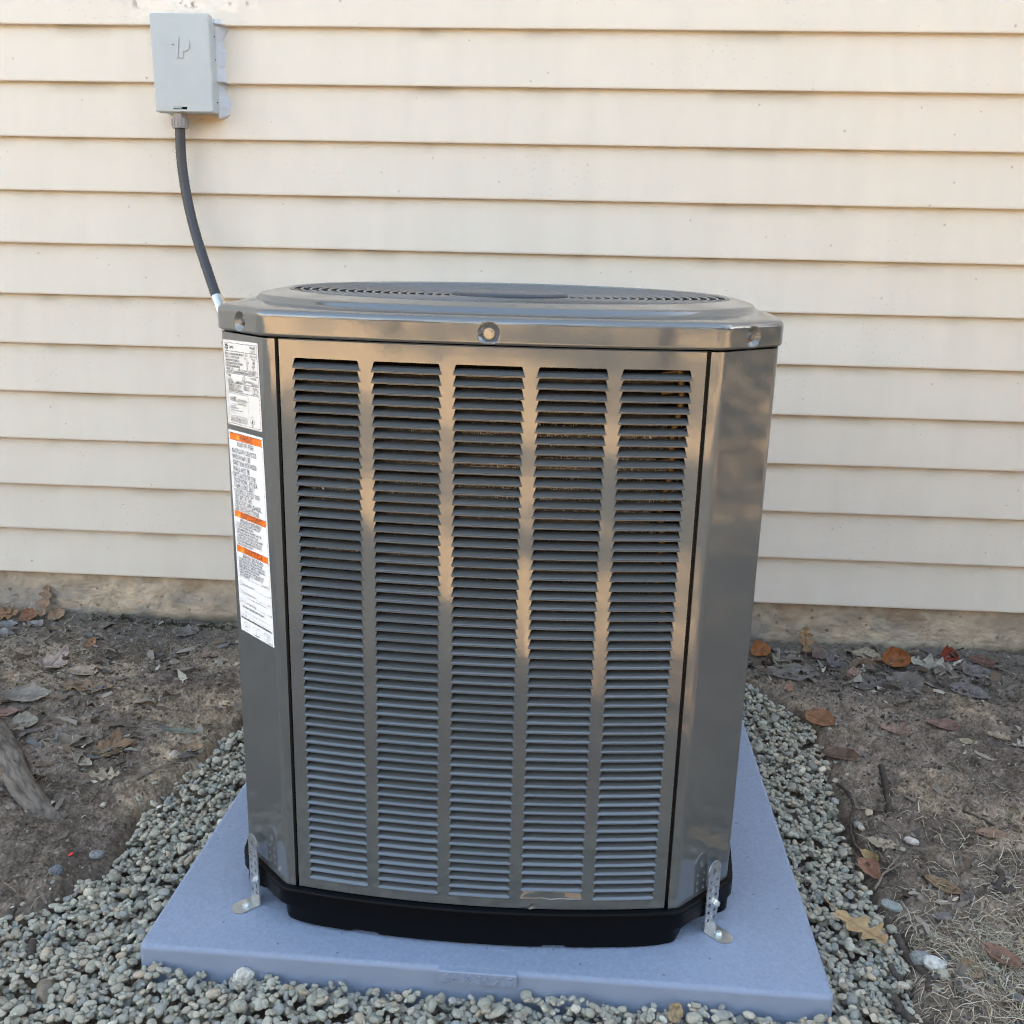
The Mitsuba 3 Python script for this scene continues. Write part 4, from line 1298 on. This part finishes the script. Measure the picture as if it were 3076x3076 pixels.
tag('leaf_litter', 'brown and pale crumbs of leaf and bark lying over the dirt', 'leaf litter', kind='stuff')


def straw_mesh(n, pos, len_mu, seed, width=0.00055, lift=0.010, cols=((0.50, 0.42, 0.30), (0.36, 0.29, 0.20), (0.62, 0.54, 0.41))):
    r = np.random.default_rng(seed)
    V, C, F, m = [], [], [], 0
    for i in range(n):
        x, y = pos(r)
        if not soil_ok(np.array([x]), np.array([y]), -0.015)[0] or x < -1.05 or x > 1.9 or y > 1.14 or y < -0.29:
            continue
        L = float(np.clip(np.exp(r.normal(math.log(len_mu), 0.5)), 0.010, 0.13))
        k = 8
        t = np.linspace(0, 1, k)
        a = r.uniform(0, 6.28) + np.cumsum(r.normal(0, 0.06, k)) + t * r.normal(0, 0.45)
        px, py = x + np.cumsum(np.cos(a)) * L / k, y + np.cumsum(np.sin(a)) * L / k
        arch = abs(r.normal(0, lift)) * np.sin(np.pi * np.clip(t * r.uniform(0.8, 1.4), 0, 1)) * min(1, L / 0.04)
        pz = gh(px, py) + 0.0012 + arch + r.uniform(0, 0.003)
        w = width * r.uniform(0.6, 1.6) * (1 - 0.5 * t)
        nx, ny = -np.sin(a), np.cos(a)
        rows = np.stack([np.stack([px - nx * w, py - ny * w, pz], -1), np.stack([px, py, pz + w * 0.9], -1), np.stack([px + nx * w, py + ny * w, pz], -1)], 1)
        V.append(rows.reshape(-1, 3))
        F.append(np.vstack([grid_faces(k, 3)[:, [0, 1, 2]], grid_faces(k, 3)[:, [0, 2, 3]]]) + m)
        C.append(np.tile(np.array(cols[r.integers(0, len(cols))]) * r.uniform(0.6, 1.15), (k * 3, 1)))
        m += k * 3
    return tm(np.vstack(V), np.vstack(F)), np.vstack(C)


def mixpos(parts):
    w = np.array([p[0] for p in parts], float)
    w /= w.sum()

    def f(r):
        p = parts[r.choice(len(parts), p=w)]
        return (r.normal(p[1], p[3]), r.normal(p[2], p[4])) if len(p) == 5 else (r.uniform(-0.95, 1.8), r.uniform(-0.25, 1.1))
    return f


m, c = straw_mesh(3600, mixpos([(0.50, 1.17, 0.10, 0.085, 0.055), (0.34, 1.20, -0.04, 0.10, 0.06), (0.20, 1.30, 0.22, 0.10, 0.10), (0.12, 1.30, 0.40, 0.14, 0.12), (0.06, 0, 0)]), 0.024, 71, 0.00050, 0.005)
add(None, 'dry_grass', m, 'coloured_matt', smooth=True, color=c)
tag('dry_grass', 'pale dead grass stems tangled over the dirt at the lower right', 'dry grass', kind='stuff')
m, c = straw_mesh(560, mixpos([(0.30, -0.42, 1.00, 0.06, 0.035), (0.22, -0.50, 0.93, 0.05, 0.04), (0.2, -0.72, 1.06, 0.07, 0.04), (0.22, -0.42, 0.40, 0.06, 0.05), (0.16, -0.25, 0.14, 0.05, 0.05), (0.15, 0, 0)]), 0.026, 72, 0.0005, 0.006, ((0.22, 0.165, 0.10), (0.30, 0.24, 0.17), (0.17, 0.13, 0.09)))
add(None, 'dry_tufts', m, 'coloured_matt', smooth=True, color=c)
tag('dry_tufts', 'brown withered grass tufts on the dirt left of the condenser', 'dry grass', kind='stuff')
m, c = straw_mesh(420, lambda r: (r.uniform(0.0, 1.0) * 0.36 - 0.62 if r.random() < 0.75 else r.uniform(-1.0, -0.3), 1.150 - abs(r.normal(0, 0.012))), 0.013, 73, 0.0011, 0.007, ((0.030, 0.038, 0.016), (0.045, 0.045, 0.022), (0.025, 0.027, 0.018)))
add(None, 'moss', m, 'coloured_matt', smooth=True, color=c)
tag('moss', 'dark moss along the foot of the foundation on the left', 'moss', kind='stuff')

# ------------------------------------------------------------------ fallen leaves
lrng = np.random.default_rng(5)


def leaf_mesh(kind, size, seed, curl, fold, tatter):
    r = np.random.default_rng(seed)
    nt, nw = 26, 11
    t = np.linspace(0, 1, nt)
    if kind == 'maple':
        na, nr = 72, 9
        a = np.linspace(0, 2 * np.pi, na, endpoint=False)
        lob = np.zeros(na)
        for c_, h_, w_ in ((np.pi / 2, 1.0, 0.42), (np.pi / 2 + 0.95, 0.86, 0.40), (np.pi / 2 - 0.95, 0.86, 0.40), (np.pi / 2 + 1.95, 0.58, 0.42), (np.pi / 2 - 1.95, 0.58, 0.42)):
            d = np.abs((a - c_ + np.pi) % (2 * np.pi) - np.pi)
            lob = np.maximum(lob, h_ * np.clip(1 - d / (w_ * 1.55), 0, 1) ** 0.75)
        R = 0.20 + 0.42 * lob + 0.035 * np.abs(np.sin(a * 15)) * lob
        R = R * (0.92 + 0.16 * np.sin(a * 3 + seed)) * (1 + 0.10 * np.sin(a * 9 + seed * 2))
        R *= 1 + tatter * (meshkit.noise(np.c_[np.cos(a) * 4, np.sin(a) * 4, a * 0 + seed], seed) - 0.6)
        rr = np.linspace(0.02, 1, nr)
        U, W = rr[:, None] * R * np.cos(a), rr[:, None] * R * np.sin(a)
        P = np.stack([W, U, 0 * U], -1)
        f = grid_faces(nr, na, True)
        vein = np.zeros_like(U)
        for c_ in (np.pi / 2, np.pi / 2 + 0.95, np.pi / 2 - 0.95):
            vein = np.maximum(vein, np.exp(-(((a[None, :] - c_ + np.pi) % (2 * np.pi) - np.pi) * rr[:, None] / 0.05) ** 2))
    else:
        if kind == 'oak':
            hw = 0.27 * np.sin(np.pi * t ** 0.85) ** 0.7 * (0.72 + 0.38 * np.sin(2 * np.pi * 3.6 * t + 0.4))
        elif kind == 'oval':
            hw = 0.25 * np.sin(np.pi * t ** 0.8) ** 0.85
        elif kind == 'broad':
            hw = 0.40 * np.sin(np.pi * t ** 0.75) ** 0.7
        else:
            hw = 0.095 * np.sin(np.pi * t) ** 0.5
        w = np.linspace(-1, 1, nw)
        bite = 1 + tatter * 1.3 * (meshkit.fbm(np.c_[t * 9, t * 0 + seed, t * 0], 3, seed) - 0.6)
        bite2 = 1 + tatter * 1.3 * (meshkit.fbm(np.c_[t * 9, t * 0 + seed + 7, t * 0], 3, seed) - 0.6)
        H = np.where(w[None, :] < 0, (hw * bite)[:, None], (hw * bite2)[:, None]) + 0.004
        sway = 0.05 * np.sin(t * 3 + seed)
        P = np.stack([t[:, None] - 0.5 + 0.10 * np.abs(w)[None, :] * np.sin(np.pi * t)[:, None] * (kind != 'strip'), H * w[None, :] + sway[:, None], 0 * H], -1)
        f = grid_faces(nt, nw)
        vein = np.exp(-(w[None, :] / 0.10) ** 2) + 0.5 * np.clip(np.sin((t[:, None] - 0.35 * np.abs(w)[None, :]) * 44) - 0.75, 0, 1) * 3
    x, y = P[..., 0], P[..., 1]
    q = np.stack([x * 3.1 + seed, y * 3.1, x * 0], -1)
    P[..., 2] = curl * (1.1 * x * x + 2.2 * y * y) + fold * np.abs(y) + 0.20 * abs(curl) * (meshkit.fbm(q, 3, seed) - 0.5) * 1.6 + 0.05 * (meshkit.fbm(q * 2.6, 2, seed + 1) - 0.5)
    P[..., 2] -= 0.012 * np.clip(vein, 0, 1)
    # holes: drop faces in spots
    F = np.vstack([f[:, [0, 1, 2]], f[:, [0, 2, 3]]])
    V = P.reshape(-1, 3)
    if tatter > 0.3:
        c_ = V[F].mean(1)
        F = F[meshkit.noise(c_ * 7.5 + seed, seed + 3) > 0.17]
    # stalk
    return V * size, F, np.clip(vein, 0, 1).ravel()


def leaf(label, x, y, size, kind, col, yaw, curl=0.3, fold=0.15, tatter=0.2, pitch=0.0, roll=0.0, lift=0.0, stalk=True, group='fallen leaves on the ground', name='fallen_leaf'):
    seed = int(lrng.integers(1, 9999))
    size *= 0.74 if x > 0 else 0.66
    V, F, vein = leaf_mesh(kind, size, seed, curl * (0.30 if kind == 'maple' else 0.55), fold * 0.6, tatter + 0.15)
    R = rot3(yaw, pitch, roll)
    if stalk and kind != 'strip':
        s = np.linspace(0, 1, 7)
        e = V[np.argmin(V[:, 0])] if kind != 'maple' else np.array([0, 0, 0.0])
        dirn = np.array([-1.0, 0, 0])
        st = tube(e + dirn * (s * size * 0.33)[:, None] + np.c_[0 * s, 0.05 * size * s ** 2, 0.05 * size * s], size * 0.010 + 0.0003, 5)
        F = np.vstack([F, st.faces + len(V)])
        vein = np.r_[vein, np.full(len(st.vertices), 0.8)]
        V = np.vstack([V, st.vertices])
    V = V @ R.T
    lo = np.quantile(V[:, 2], 0.25)
    V = V + (x, y, top_at(x, y) - lo + 0.0012 + lift)
    g = np.maximum(gh(V[:, 0], V[:, 1]) + 0.0008, -1)
    V[:, 2] = np.maximum(V[:, 2], g + 0.0005 * np.random.default_rng(seed).random(len(V)))
    V[:, 1] = np.minimum(V[:, 1], WY + 0.012)
    n1 = meshkit.fbm(V * 90, 3, seed)
    n2 = meshkit.fbm(V * 320, 2, seed + 1)
    C = np.array(col) * (0.98, 0.92, 0.84) * (0.42 + 0.95 * n1)[:, None] * (0.70 + 0.5 * n2)[:, None]
    C = C * (1 - 0.30 * vein)[:, None]
    C = np.where((n1 > 0.66)[:, None], C * 0.55, C)
    k = thing(name, label, 'leaf', group)
    scene[k] = mikit.ply(tm(V, F), 'leaf', smooth=True, color=np.clip(C, 0.01, 0.9))


TAN, ORG, RED, PNK = (0.34, 0.24, 0.135), (0.30, 0.125, 0.050), (0.25, 0.055, 0.035), (0.33, 0.235, 0.195)
GRY, PAL, WHT, BRN, GGR = (0.185, 0.170, 0.165), (0.38, 0.37, 0.315), (0.45, 0.42, 0.36), (0.165, 0.105, 0.068), (0.20, 0.225, 0.195)
P2 = math.pi
LV_ = [
    # along the foundation, right of the unit
    ('orange brown curled leaf at the foundation, left of the pale lobed leaf', 1.331, 1.078, 0.092, 'broad', ORG, 0.2, 1.3, 0.5, 0.1, -0.15, 0.75, 0.004),
    ('pale grey green lobed leaf lying between the orange and the red leaf', 1.410, 1.062, 0.125, 'oak', PAL, -0.5, 0.9, 0.3, 0.2, 0.0, 0.35, 0.004),
    ('deep red leaf, the rightmost bright one at the foundation', 1.462, 1.105, 0.062, 'broad', RED, 0.4, 1.2, 0.5, 0.2, -0.2, 0.8, 0.003),
    ('tan brown leaf propped upright against the foundation beside the unit', 1.130, 1.118, 0.085, 'oak', (0.30, 0.19, 0.10), 1.4, 0.7, 0.4, 0.2, -0.9, 0.2, 0.018),
    ('orange leaf half hidden behind the unit\'s right edge', 1.022, 1.090, 0.070, 'broad', ORG, 0.4, 1.0, 0.5, 0.2, -0.2, 0.6, 0.006),
    ('crumpled pale greenish leaf close to the unit\'s right side', 1.056, 1.040, 0.075, 'maple', (0.26, 0.25, 0.20), 0.8, 1.4, 0.4, 0.4, 0.1, 0.4, 0.002),
    ('long flat grey leaf at the head of the right gravel strip', 1.085, 0.985, 0.150, 'oval', GRY, 0.15, 0.3, 0.2, 0.3, 0.0, 0.15, 0.003),
    ('large fan shaped grey leaf below the orange curled leaf', 1.322, 0.975, 0.120, 'broad', (0.20, 0.185, 0.175), -1.2, 0.7, 0.25, 0.15, 0.15, 0.3, 0.003),
    ('ragged dark grey leaf left of the fan shaped grey leaf', 1.240, 0.962, 0.125, 'oak', (0.15, 0.138, 0.135), 0.25, 0.6, 0.2, 0.4, 0.0, 0.2, 0.002),
    ('small pinkish crumpled leaf above the ragged dark grey leaf', 1.212, 0.998, 0.058, 'oval', PNK, 0.4, 1.4, 0.5, 0.2, 0.1, 0.5, 0.004),
    ('crumpled slate grey leaf under the pale strip at the foundation', 1.178, 1.045, 0.075, 'maple', (0.15, 0.14, 0.15), 0.5, 1.3, 0.4, 0.35, 0.0, 0.4, 0.002),
    ('pale folded leaf over a brown one, left of the orange curled leaf', 1.272, 1.092, 0.095, 'oval', (0.36, 0.32, 0.25), -0.45, 1.0, 0.6, 0.2, 0.0, 0.55, 0.006),
    ('brown leaf tucked under the pale folded leaf', 1.258, 1.060, 0.070, 'oval', BRN, -0.2, 0.9, 0.4, 0.3, 0.0, 0.3, 0.0),
    ('dull pink leaf lying behind the crumpled slate leaf', 1.160, 1.090, 0.065, 'broad', (0.22, 0.16, 0.145), 0.6, 0.9, 0.4, 0.2, 0.0, 0.5, 0.003),
    ('tiny orange triangular leaf piece at the top of the right gravel', 1.050, 0.912, 0.030, 'broad', (0.34, 0.19, 0.13), 1.3, 0.5, 0.3, 0.1, -0.3, 0.3, 0.006),
    ('orange brown oval leaf just right of the gravel strip', 1.086, 0.775, 0.085, 'broad', (0.29, 0.15, 0.085), -0.6, 0.45, 0.2, 0.1, 0.0, 0.25, 0.003),
    ('pinkish tan leaf with a turned up edge on open dirt', 1.228, 0.748, 0.085, 'oak', PNK, -0.35, 1.1, 0.5, 0.2, 0.1, 0.45, 0.003),
    ('mauve brown curled leaf right of the pinkish tan one', 1.338, 0.788, 0.092, 'oval', (0.26, 0.17, 0.15), -0.55, 1.0, 0.5, 0.2, 0.0, 0.3, 0.003),
    ('pale yellow leaf below the mauve brown leaf', 1.364, 0.728, 0.052, 'oval', (0.40, 0.37, 0.27), -0.45, 0.4, 0.2, 0.2, 0.0, 0.1, 0.002),
    ('ragged tan leaf near the right edge of the picture', 1.428, 0.738, 0.060, 'oak', (0.38, 0.32, 0.24), -0.4, 0.8, 0.4, 0.5, 0.1, 0.3, 0.003),
    ('off white leaf cut by the right edge of the picture', 1.470, 0.722, 0.070, 'oak', (0.40, 0.38, 0.34), 0.3, 0.7, 0.3, 0.4, 0.0, 0.2, 0.002),
    ('narrow pale leaf below the ragged tan leaf', 1.374, 0.664, 0.062, 'strip', (0.42, 0.38, 0.34), -0.75, 0.9, 0.4, 0.1, 0.0, 0.2, 0.003),
    ('brown curled strip of leaf beside the right gravel strip', 1.096, 0.640, 0.090, 'oval', (0.17, 0.115, 0.085), -0.35, 0.9, 0.5, 0.3, 0.0, 0.3, 0.002),
    ('large flat grey leaf on the dirt near the right edge', 1.448, 0.938, 0.110, 'broad', (0.185, 0.175, 0.18), -0.5, 0.3, 0.1, 0.2, 0.0, 0.05, 0.003),
    ('grey flat leaf above the large flat grey one, right of the red leaf', 1.505, 1.030, 0.100, 'broad', (0.165, 0.155, 0.16), 0.2, 0.3, 0.15, 0.2, 0.0, 0.1, 0.002),
    ('dark red brown leaf right of the deep red leaf', 1.532, 1.082, 0.078, 'oval', (0.15, 0.085, 0.07), -0.4, 0.8, 0.4, 0.2, 0.0, 0.4, 0.002),
    # right of the gravel, nearer
    ('tan lobed oak leaf lying on the gravel right of the pad', 0.990, 0.143, 0.112, 'oak', (0.47, 0.34, 0.19), -0.95, 0.35, 0.25, 0.15, 0.0, 0.1, 0.022),
    ('reddish narrow leaf at the right rim of the gravel', 1.046, 0.292, 0.075, 'oval', (0.33, 0.18, 0.125), -1.15, 0.6, 0.5, 0.1, 0.0, 0.2, 0.010),
    ('yellow tan curled scrap of leaf above the reddish narrow leaf', 1.057, 0.318, 0.045, 'oval', (0.36, 0.27, 0.14), -1.0, 1.8, 0.6, 0.3, 0.0, 0.6, 0.003),
    ('pale skeleton leaf on the dirt beside the curved twig', 1.084, 0.350, 0.068, 'oval', (0.42, 0.36, 0.28), -0.3, 0.5, 0.2, 0.4, 0.0, 0.2, 0.003),
    ('long slim brown leaf lying flat on open dirt at right', 1.148, 0.258, 0.082, 'oval', (0.24, 0.17, 0.105), -0.72, 0.3, 0.2, 0.1, 0.0, 0.05, 0.002),
    ('pinkish brown leaf with stalk near the right edge above the straw', 1.278, 0.404, 0.070, 'oval', (0.29, 0.20, 0.15), 0.1, 0.4, 0.25, 0.1, 0.0, 0.15, 0.002),
    ('small dull grey leaf below the long slim brown leaf', 1.172, 0.232, 0.046, 'oval', (0.17, 0.15, 0.14), 0.75, 0.6, 0.3, 0.2, 0.0, 0.2, 0.002),
    ('red brown folded leaf in the straw at the lower right edge', 1.172, 0.106, 0.075, 'oval', (0.25, 0.15, 0.115), -0.9, 1.0, 0.8, 0.1, 0.0, 0.3, 0.004),
    ('tan curled leaf in the straw, left of the red brown folded leaf', 1.112, 0.078, 0.050, 'broad', (0.30, 0.235, 0.165), 0.3, 1.6, 0.5, 0.2, 0.0, 0.5, 0.002),
    ('grey crumpled leaf standing in the straw near the bottom edge', 1.088, 0.046, 0.068, 'oak', (0.20, 0.185, 0.17), 1.2, 1.6, 0.6, 0.3, -0.2, 0.4, 0.004),
    ('flat grey brown leaf beside the white speckled stone', 1.082, 0.108, 0.075, 'oval', (0.145, 0.115, 0.098), 0.1, 0.3, 0.15, 0.2, 0.0, 0.1, 0.002),
    ('small tan leaf with a stalk against the pad\'s front face', 0.712, -0.030, 0.034, 'broad', (0.34, 0.255, 0.155), 0.9, 0.9, 0.4, 0.2, -0.5, 0.2, 0.006),
    # left of the unit
    ('pale pink crumpled leaf on the dirt at left', -0.600, 0.888, 0.125, 'maple', (0.38, 0.30, 0.275), 0.3, 1.1, 0.4, 0.25, 0.1, 0.25, 0.002),
    ('pale tan strip of leaf right of the pink crumpled leaf', -0.505, 0.850, 0.120, 'oval', (0.34, 0.28, 0.225), -0.25, 0.6, 0.4, 0.3, 0.0, 0.2, 0.002),
    ('long tan brown torn leaf lying flat at left', -0.455, 0.775, 0.165, 'oak', (0.255, 0.19, 0.135), 0.1, 0.35, 0.2, 0.35, 0.0, 0.1, 0.002),
    ('long grey curled leaf left of the torn tan leaf', -0.562, 0.730, 0.150, 'oval', (0.27, 0.245, 0.22), 0.2, 0.8, 0.4, 0.3, 0.0, 0.3, 0.002),
    ('pinkish brown leaf cut by the left edge of the picture', -0.580, 0.652, 0.110, 'oval', (0.28, 0.185, 0.15), 0.25, 0.4, 0.2, 0.2, 0.0, 0.1, 0.002),
    ('pale grey rounded leaf above the root', -0.505, 0.612, 0.080, 'broad', (0.31, 0.285, 0.24), 0.4, 0.6, 0.3, 0.2, 0.0, 0.3, 0.002),
    ('grey leaf with a tan end in the middle of the left dirt', -0.385, 0.568, 0.130, 'oval', (0.23, 0.205, 0.175), 0.15, 0.5, 0.3, 0.3, 0.0, 0.2, 0.002),
    ('brown crumpled leaf right of the root', -0.300, 0.538, 0.125, 'maple', (0.25, 0.175, 0.11), 0.7, 0.9, 0.3, 0.45, 0.0, 0.15, 0.001),
    ('whitish leaf at the foot of the brown crumpled leaf', -0.322, 0.492, 0.075, 'oval', (0.40, 0.37, 0.31), -0.5, 0.5, 0.3, 0.2, 0.0, 0.1, 0.002),
    ('pale lobed leaf curled up below the whitish leaf', -0.260, 0.446, 0.082, 'oak', (0.40, 0.35, 0.275), 0.3, 0.8, 0.4, 0.3, 0.0, 0.4, 0.003),
    ('narrow grey green leaf near the left gravel edge', -0.186, 0.606, 0.105, 'strip', (0.17, 0.195, 0.165), 0.05, 0.6, 0.4, 0.1, 0.0, 0.3, 0.004),
    ('tan folded leaf at the rim of the left gravel', -0.140, 0.546, 0.070, 'oval', (0.29, 0.21, 0.135), 0.1, 0.9, 0.6, 0.2, 0.0, 0.3, 0.003),
    ('small brown leaf tucked beside the root', -0.385, 0.470, 0.045, 'oval', (0.22, 0.175, 0.135), 0.5, 0.6, 0.4, 0.2, 0.0, 0.2, 0.002),
    ('dusty pink leaf close to the unit\'s left edge', -0.262, 0.968, 0.072, 'oval', (0.30, 0.215, 0.18), 0.25, 0.7, 0.4, 0.3, 0.0, 0.3, 0.003),
    ('small orange leaf standing up in the left dirt', -0.566, 1.006, 0.060, 'oval', (0.34, 0.19, 0.115), 1.3, 0.8, 0.5, 0.2, -0.3, 0.5, 0.003),
    ('brown oak leaf lying against the foundation at far left', -0.860, 1.142, 0.115, 'oak', (0.26, 0.15, 0.085), 0.2, 0.6, 0.3, 0.2, 0.0, 0.8, 0.010),
    ('tan oak leaf leaning upright on the foundation at far left', -0.752, 1.150, 0.120, 'oak', (0.26, 0.18, 0.125), 1.45, 0.5, 0.3, 0.25, -1.15, 0.0, 0.020),
    ('red brown leaf between the two foundation leaves at left', -0.785, 1.128, 0.070, 'broad', (0.24, 0.125, 0.075), 0.4, 0.8, 0.4, 0.2, -0.2, 0.6, 0.003),
    ('light brown leaf right of the upright tan leaf at left', -0.715, 1.130, 0.070, 'broad', (0.31, 0.22, 0.15), 0.9, 0.9, 0.4, 0.2, -0.3, 0.5, 0.003),
    ('blue grey leaf at far left under the brown oak leaf', -0.822, 1.092, 0.080, 'oval', (0.22, 0.225, 0.235), 0.2, 0.6, 0.3, 0.2, 0.0, 0.2, 0.002),
    ('blue grey folded leaf right of its twin at far left', -0.742, 1.085, 0.085, 'oval', (0.22, 0.22, 0.23), -0.5, 0.9, 0.6, 0.2, 0.0, 0.3, 0.002),
    ('flat grey leaf near the unit\'s left edge at the foundation', -0.372, 1.098, 0.100, 'broad', (0.19, 0.175, 0.17), 0.2, 0.4, 0.2, 0.25, 0.0, 0.2, 0.002),
    ('pale blue grey leaf at the left edge below the oak leaves', -0.800, 1.030, 0.100, 'oval', (0.25, 0.25, 0.25), 0.2, 0.5, 0.3, 0.2, 0.0, 0.2, 0.001),
]
for a in LV_:
    leaf(*a)

# ------------------------------------------------------------------ sticks, twigs, root
srng = np.random.default_rng(9)


def stick(name, label, category, pts, r0, r1, material, n=26, wob=0.0012, sides=9, lift=None, group=None):
    p = spline(pts, n) if len(pts) > 2 else np.linspace(pts[0], pts[1], n)
    p = np.array(p, float)
    if p.shape[1] == 2:
        z = np.array([max(top_at(a, b), float(gh(a, b)[0])) for a, b in p])
        z = np.convolve(np.pad(z, 4, 'edge'), np.ones(9) / 9, 'valid')
        p = np.c_[p, z]
    rr = np.linspace(r0, r1, n)
    p[:, 2] += rr * 0.55 + (0 if lift is None else np.asarray(lift) if np.ndim(lift) else lift)
    p += srng.normal(0, wob, p.shape) * (1, 1, 0.4)
    m = tube(p, rr * (1 + 0.12 * srng.normal(0, 1, n)), sides)
    k = thing(name, label, category, group)
    scene[k] = mikit.ply(m, material, smooth=50)
    return k


stick('stick', 'short thick brown stick lying on the dirt right of the gravel', 'stick', [(1.160, 0.612), (1.150, 0.55), (1.132, 0.48), (1.122, 0.442)], 0.0062, 0.0050, 'twig_dark', 24, 0.0009)
stick('twig', 'long thin dark twig curving along the right gravel rim', 'twig', [(1.060, 0.535), (1.069, 0.49), (1.066, 0.455), (1.050, 0.412), (1.045, 0.352), (1.048, 0.300)], 0.0032, 0.0028, 'twig_dark', 40, 0.0005, lift=0.007)
stick('root', 'dark buried root snaking out of the gravel beside the white speckled stone', 'root', [(1.043, 0.148), (1.047, 0.128), (1.052, 0.098), (1.056, 0.062), (1.050, 0.040)], 0.0060, 0.0048, 'twig_dark', 26, 0.0010)
stick('twig', 'brown twig half sunk in the pebbles left of the dark root', 'twig', [(1.018, 0.094), (1.026, 0.068), (1.031, 0.045)], 0.0042, 0.0034, 'twig_dark', 18, 0.0008, lift=0.001)
stick('twig', 'pale forked twig leaning over the dirt below the reddish leaf', 'twig', [(1.040, 0.242), (1.068, 0.279), (1.096, 0.312)], 0.0022, 0.0012, 'twig_pale', 18, 0.0006, lift=0.006)
stick('twig', 'thin pale side shoot lying across the forked twig', 'twig', [(1.066, 0.276), (1.078, 0.283), (1.094, 0.288)], 0.0015, 0.0009, 'twig_pale', 12, 0.0005, lift=0.007)
stick('root', 'dark hooked root stub in the straw near the right edge', 'root', [(1.244, 0.302), (1.238, 0.275), (1.229, 0.254), (1.240, 0.252), (1.250, 0.266)], 0.0055, 0.0042, 'twig_dark', 24, 0.0009, lift=0.002)
stick('twig', 'thin dark twig on the dirt at upper right', 'twig', [(1.255, 0.470), (1.290, 0.440), (1.305, 0.415)], 0.0022, 0.0014, 'twig_dark', 16, 0.0008)
stick('stick', 'dark brown torn strip of bark at the bottom edge right of the gravel', 'stick', [(1.002, 0.030), (1.008, 0.008), (1.022, -0.018), (1.040, -0.040)], 0.0058, 0.0040, 'twig_dark', 20, 0.0014, lift=0.002)
stick('stick', 'hollow dark brown stalk lying on the pebbles at lower left', 'stick', [(-0.166, 0.038), (-0.157, 0.019), (-0.148, 0.001)], 0.0058, 0.0052, 'twig_dark', 12, 0.0004, lift=0.002)
stick('stick', 'stubby grey brown piece of wood in the pebbles at lower left', 'stick', [(-0.110, -0.032), (-0.104, -0.048), (-0.097, -0.064)], 0.0098, 0.0088, 'twig_pale', 12, 0.0008)
stick('twig', 'grey twig at the left edge beside the gravel', 'twig', [(-0.236, 0.062), (-0.229, 0.088), (-0.224, 0.116)], 0.0038, 0.0026, 'twig_dark', 18, 0.0009, lift=0.001)
stick('twig', 'pale twig pointing at the left rim of the gravel', 'twig', [(-0.222, 0.082), (-0.205, 0.089), (-0.184, 0.097)], 0.0028, 0.0022, 'twig_pale', 16, 0.0007, lift=0.002)
stick('twig', 'thin bent pale stem beside the upper left gravel', 'twig', [(-0.196, 0.442), (-0.180, 0.470), (-0.160, 0.492), (-0.128, 0.498)], 0.0018, 0.0012, 'twig_pale', 20, 0.0006, lift=0.003)
stick('twig', 'slender grey twig on the dirt near the unit at left', 'twig', [(-0.360, 0.870), (-0.352, 0.915), (-0.330, 0.955)], 0.0018, 0.0013, 'twig_pale', 16, 0.0008)
stick('twig', 'short pale twig below the narrow grey green leaf', 'twig', [(-0.268, 0.632), (-0.250, 0.634), (-0.232, 0.631)], 0.0020, 0.0018, 'twig_pale', 10, 0.0005)
stick('twig', 'hair thin stem hanging from the pale lobed leaf', 'twig', [(-0.256, 0.418), (-0.252, 0.385), (-0.246, 0.362), (-0.228, 0.352)], 0.0011, 0.0008, 'twig_pale', 18, 0.0005)

# thick surface root / half buried log on the left
rp = spline([(-0.70, 0.735, 0.060), (-0.53, 0.555, 0.064), (-0.42, 0.440, 0.060), (-0.32, 0.345, 0.050), (-0.235, 0.265, 0.016)], 46)
tt = np.linspace(0, 1, 46)
rrad = 0.029 * (1 - 0.30 * tt)
sd = 26
ang2 = np.arange(sd) * 2 * np.pi / sd
tg = np.gradient(rp, axis=0)
tg /= np.linalg.norm(tg, axis=1, keepdims=True)
na = np.cross(tg, (0, 0, 1.0))
na /= np.linalg.norm(na, axis=1, keepdims=True)
nb = np.cross(na, tg)
rows = []
for i in range(46):
    q = np.stack([np.cos(ang2) * 2.2, np.sin(ang2) * 2.2, np.full(sd, tt[i] * 3.0)], -1)
    rad = rrad[i] * (0.52 + 0.52 * meshkit.fbm(q, 3, 81) + 0.30 * meshkit.fbm(q * 3.1, 3, 82) + 0.10 * np.abs(np.sin(ang2 * 4 + tt[i] * 3)))
    rows.append(rp[i] + rad[:, None] * (np.cos(ang2)[:, None] * na[i] + 0.72 * np.sin(ang2)[:, None] * nb[i]) - np.array([0, 0, 0.009]) + 0.007 * np.sin(tt[i] * 11) * na[i])
k = thing('root', 'thick grey half buried root slanting across the dirt at left', 'root')
scene[k] = mikit.ply(loft(rows, True), 'bark', smooth=60)
k = thing('scrap', 'tiny bright red scrap on the dirt left of the gravel', 'scrap')
scene[k] = mikit.ply(tm(np.array([(-0.2085, 0.213, 0), (-0.201, 0.214, 0.002), (-0.2, 0.220, 0.004), (-0.207, 0.2215, 0.0015), (-0.204, 0.2175, 0.0045)]) + (0, 0, float(gh(-0.205, 0.216)[0]) + 0.002), [(0, 1, 4), (1, 2, 4), (2, 3, 4), (3, 0, 4)]), 'red_scrap', smooth=True)
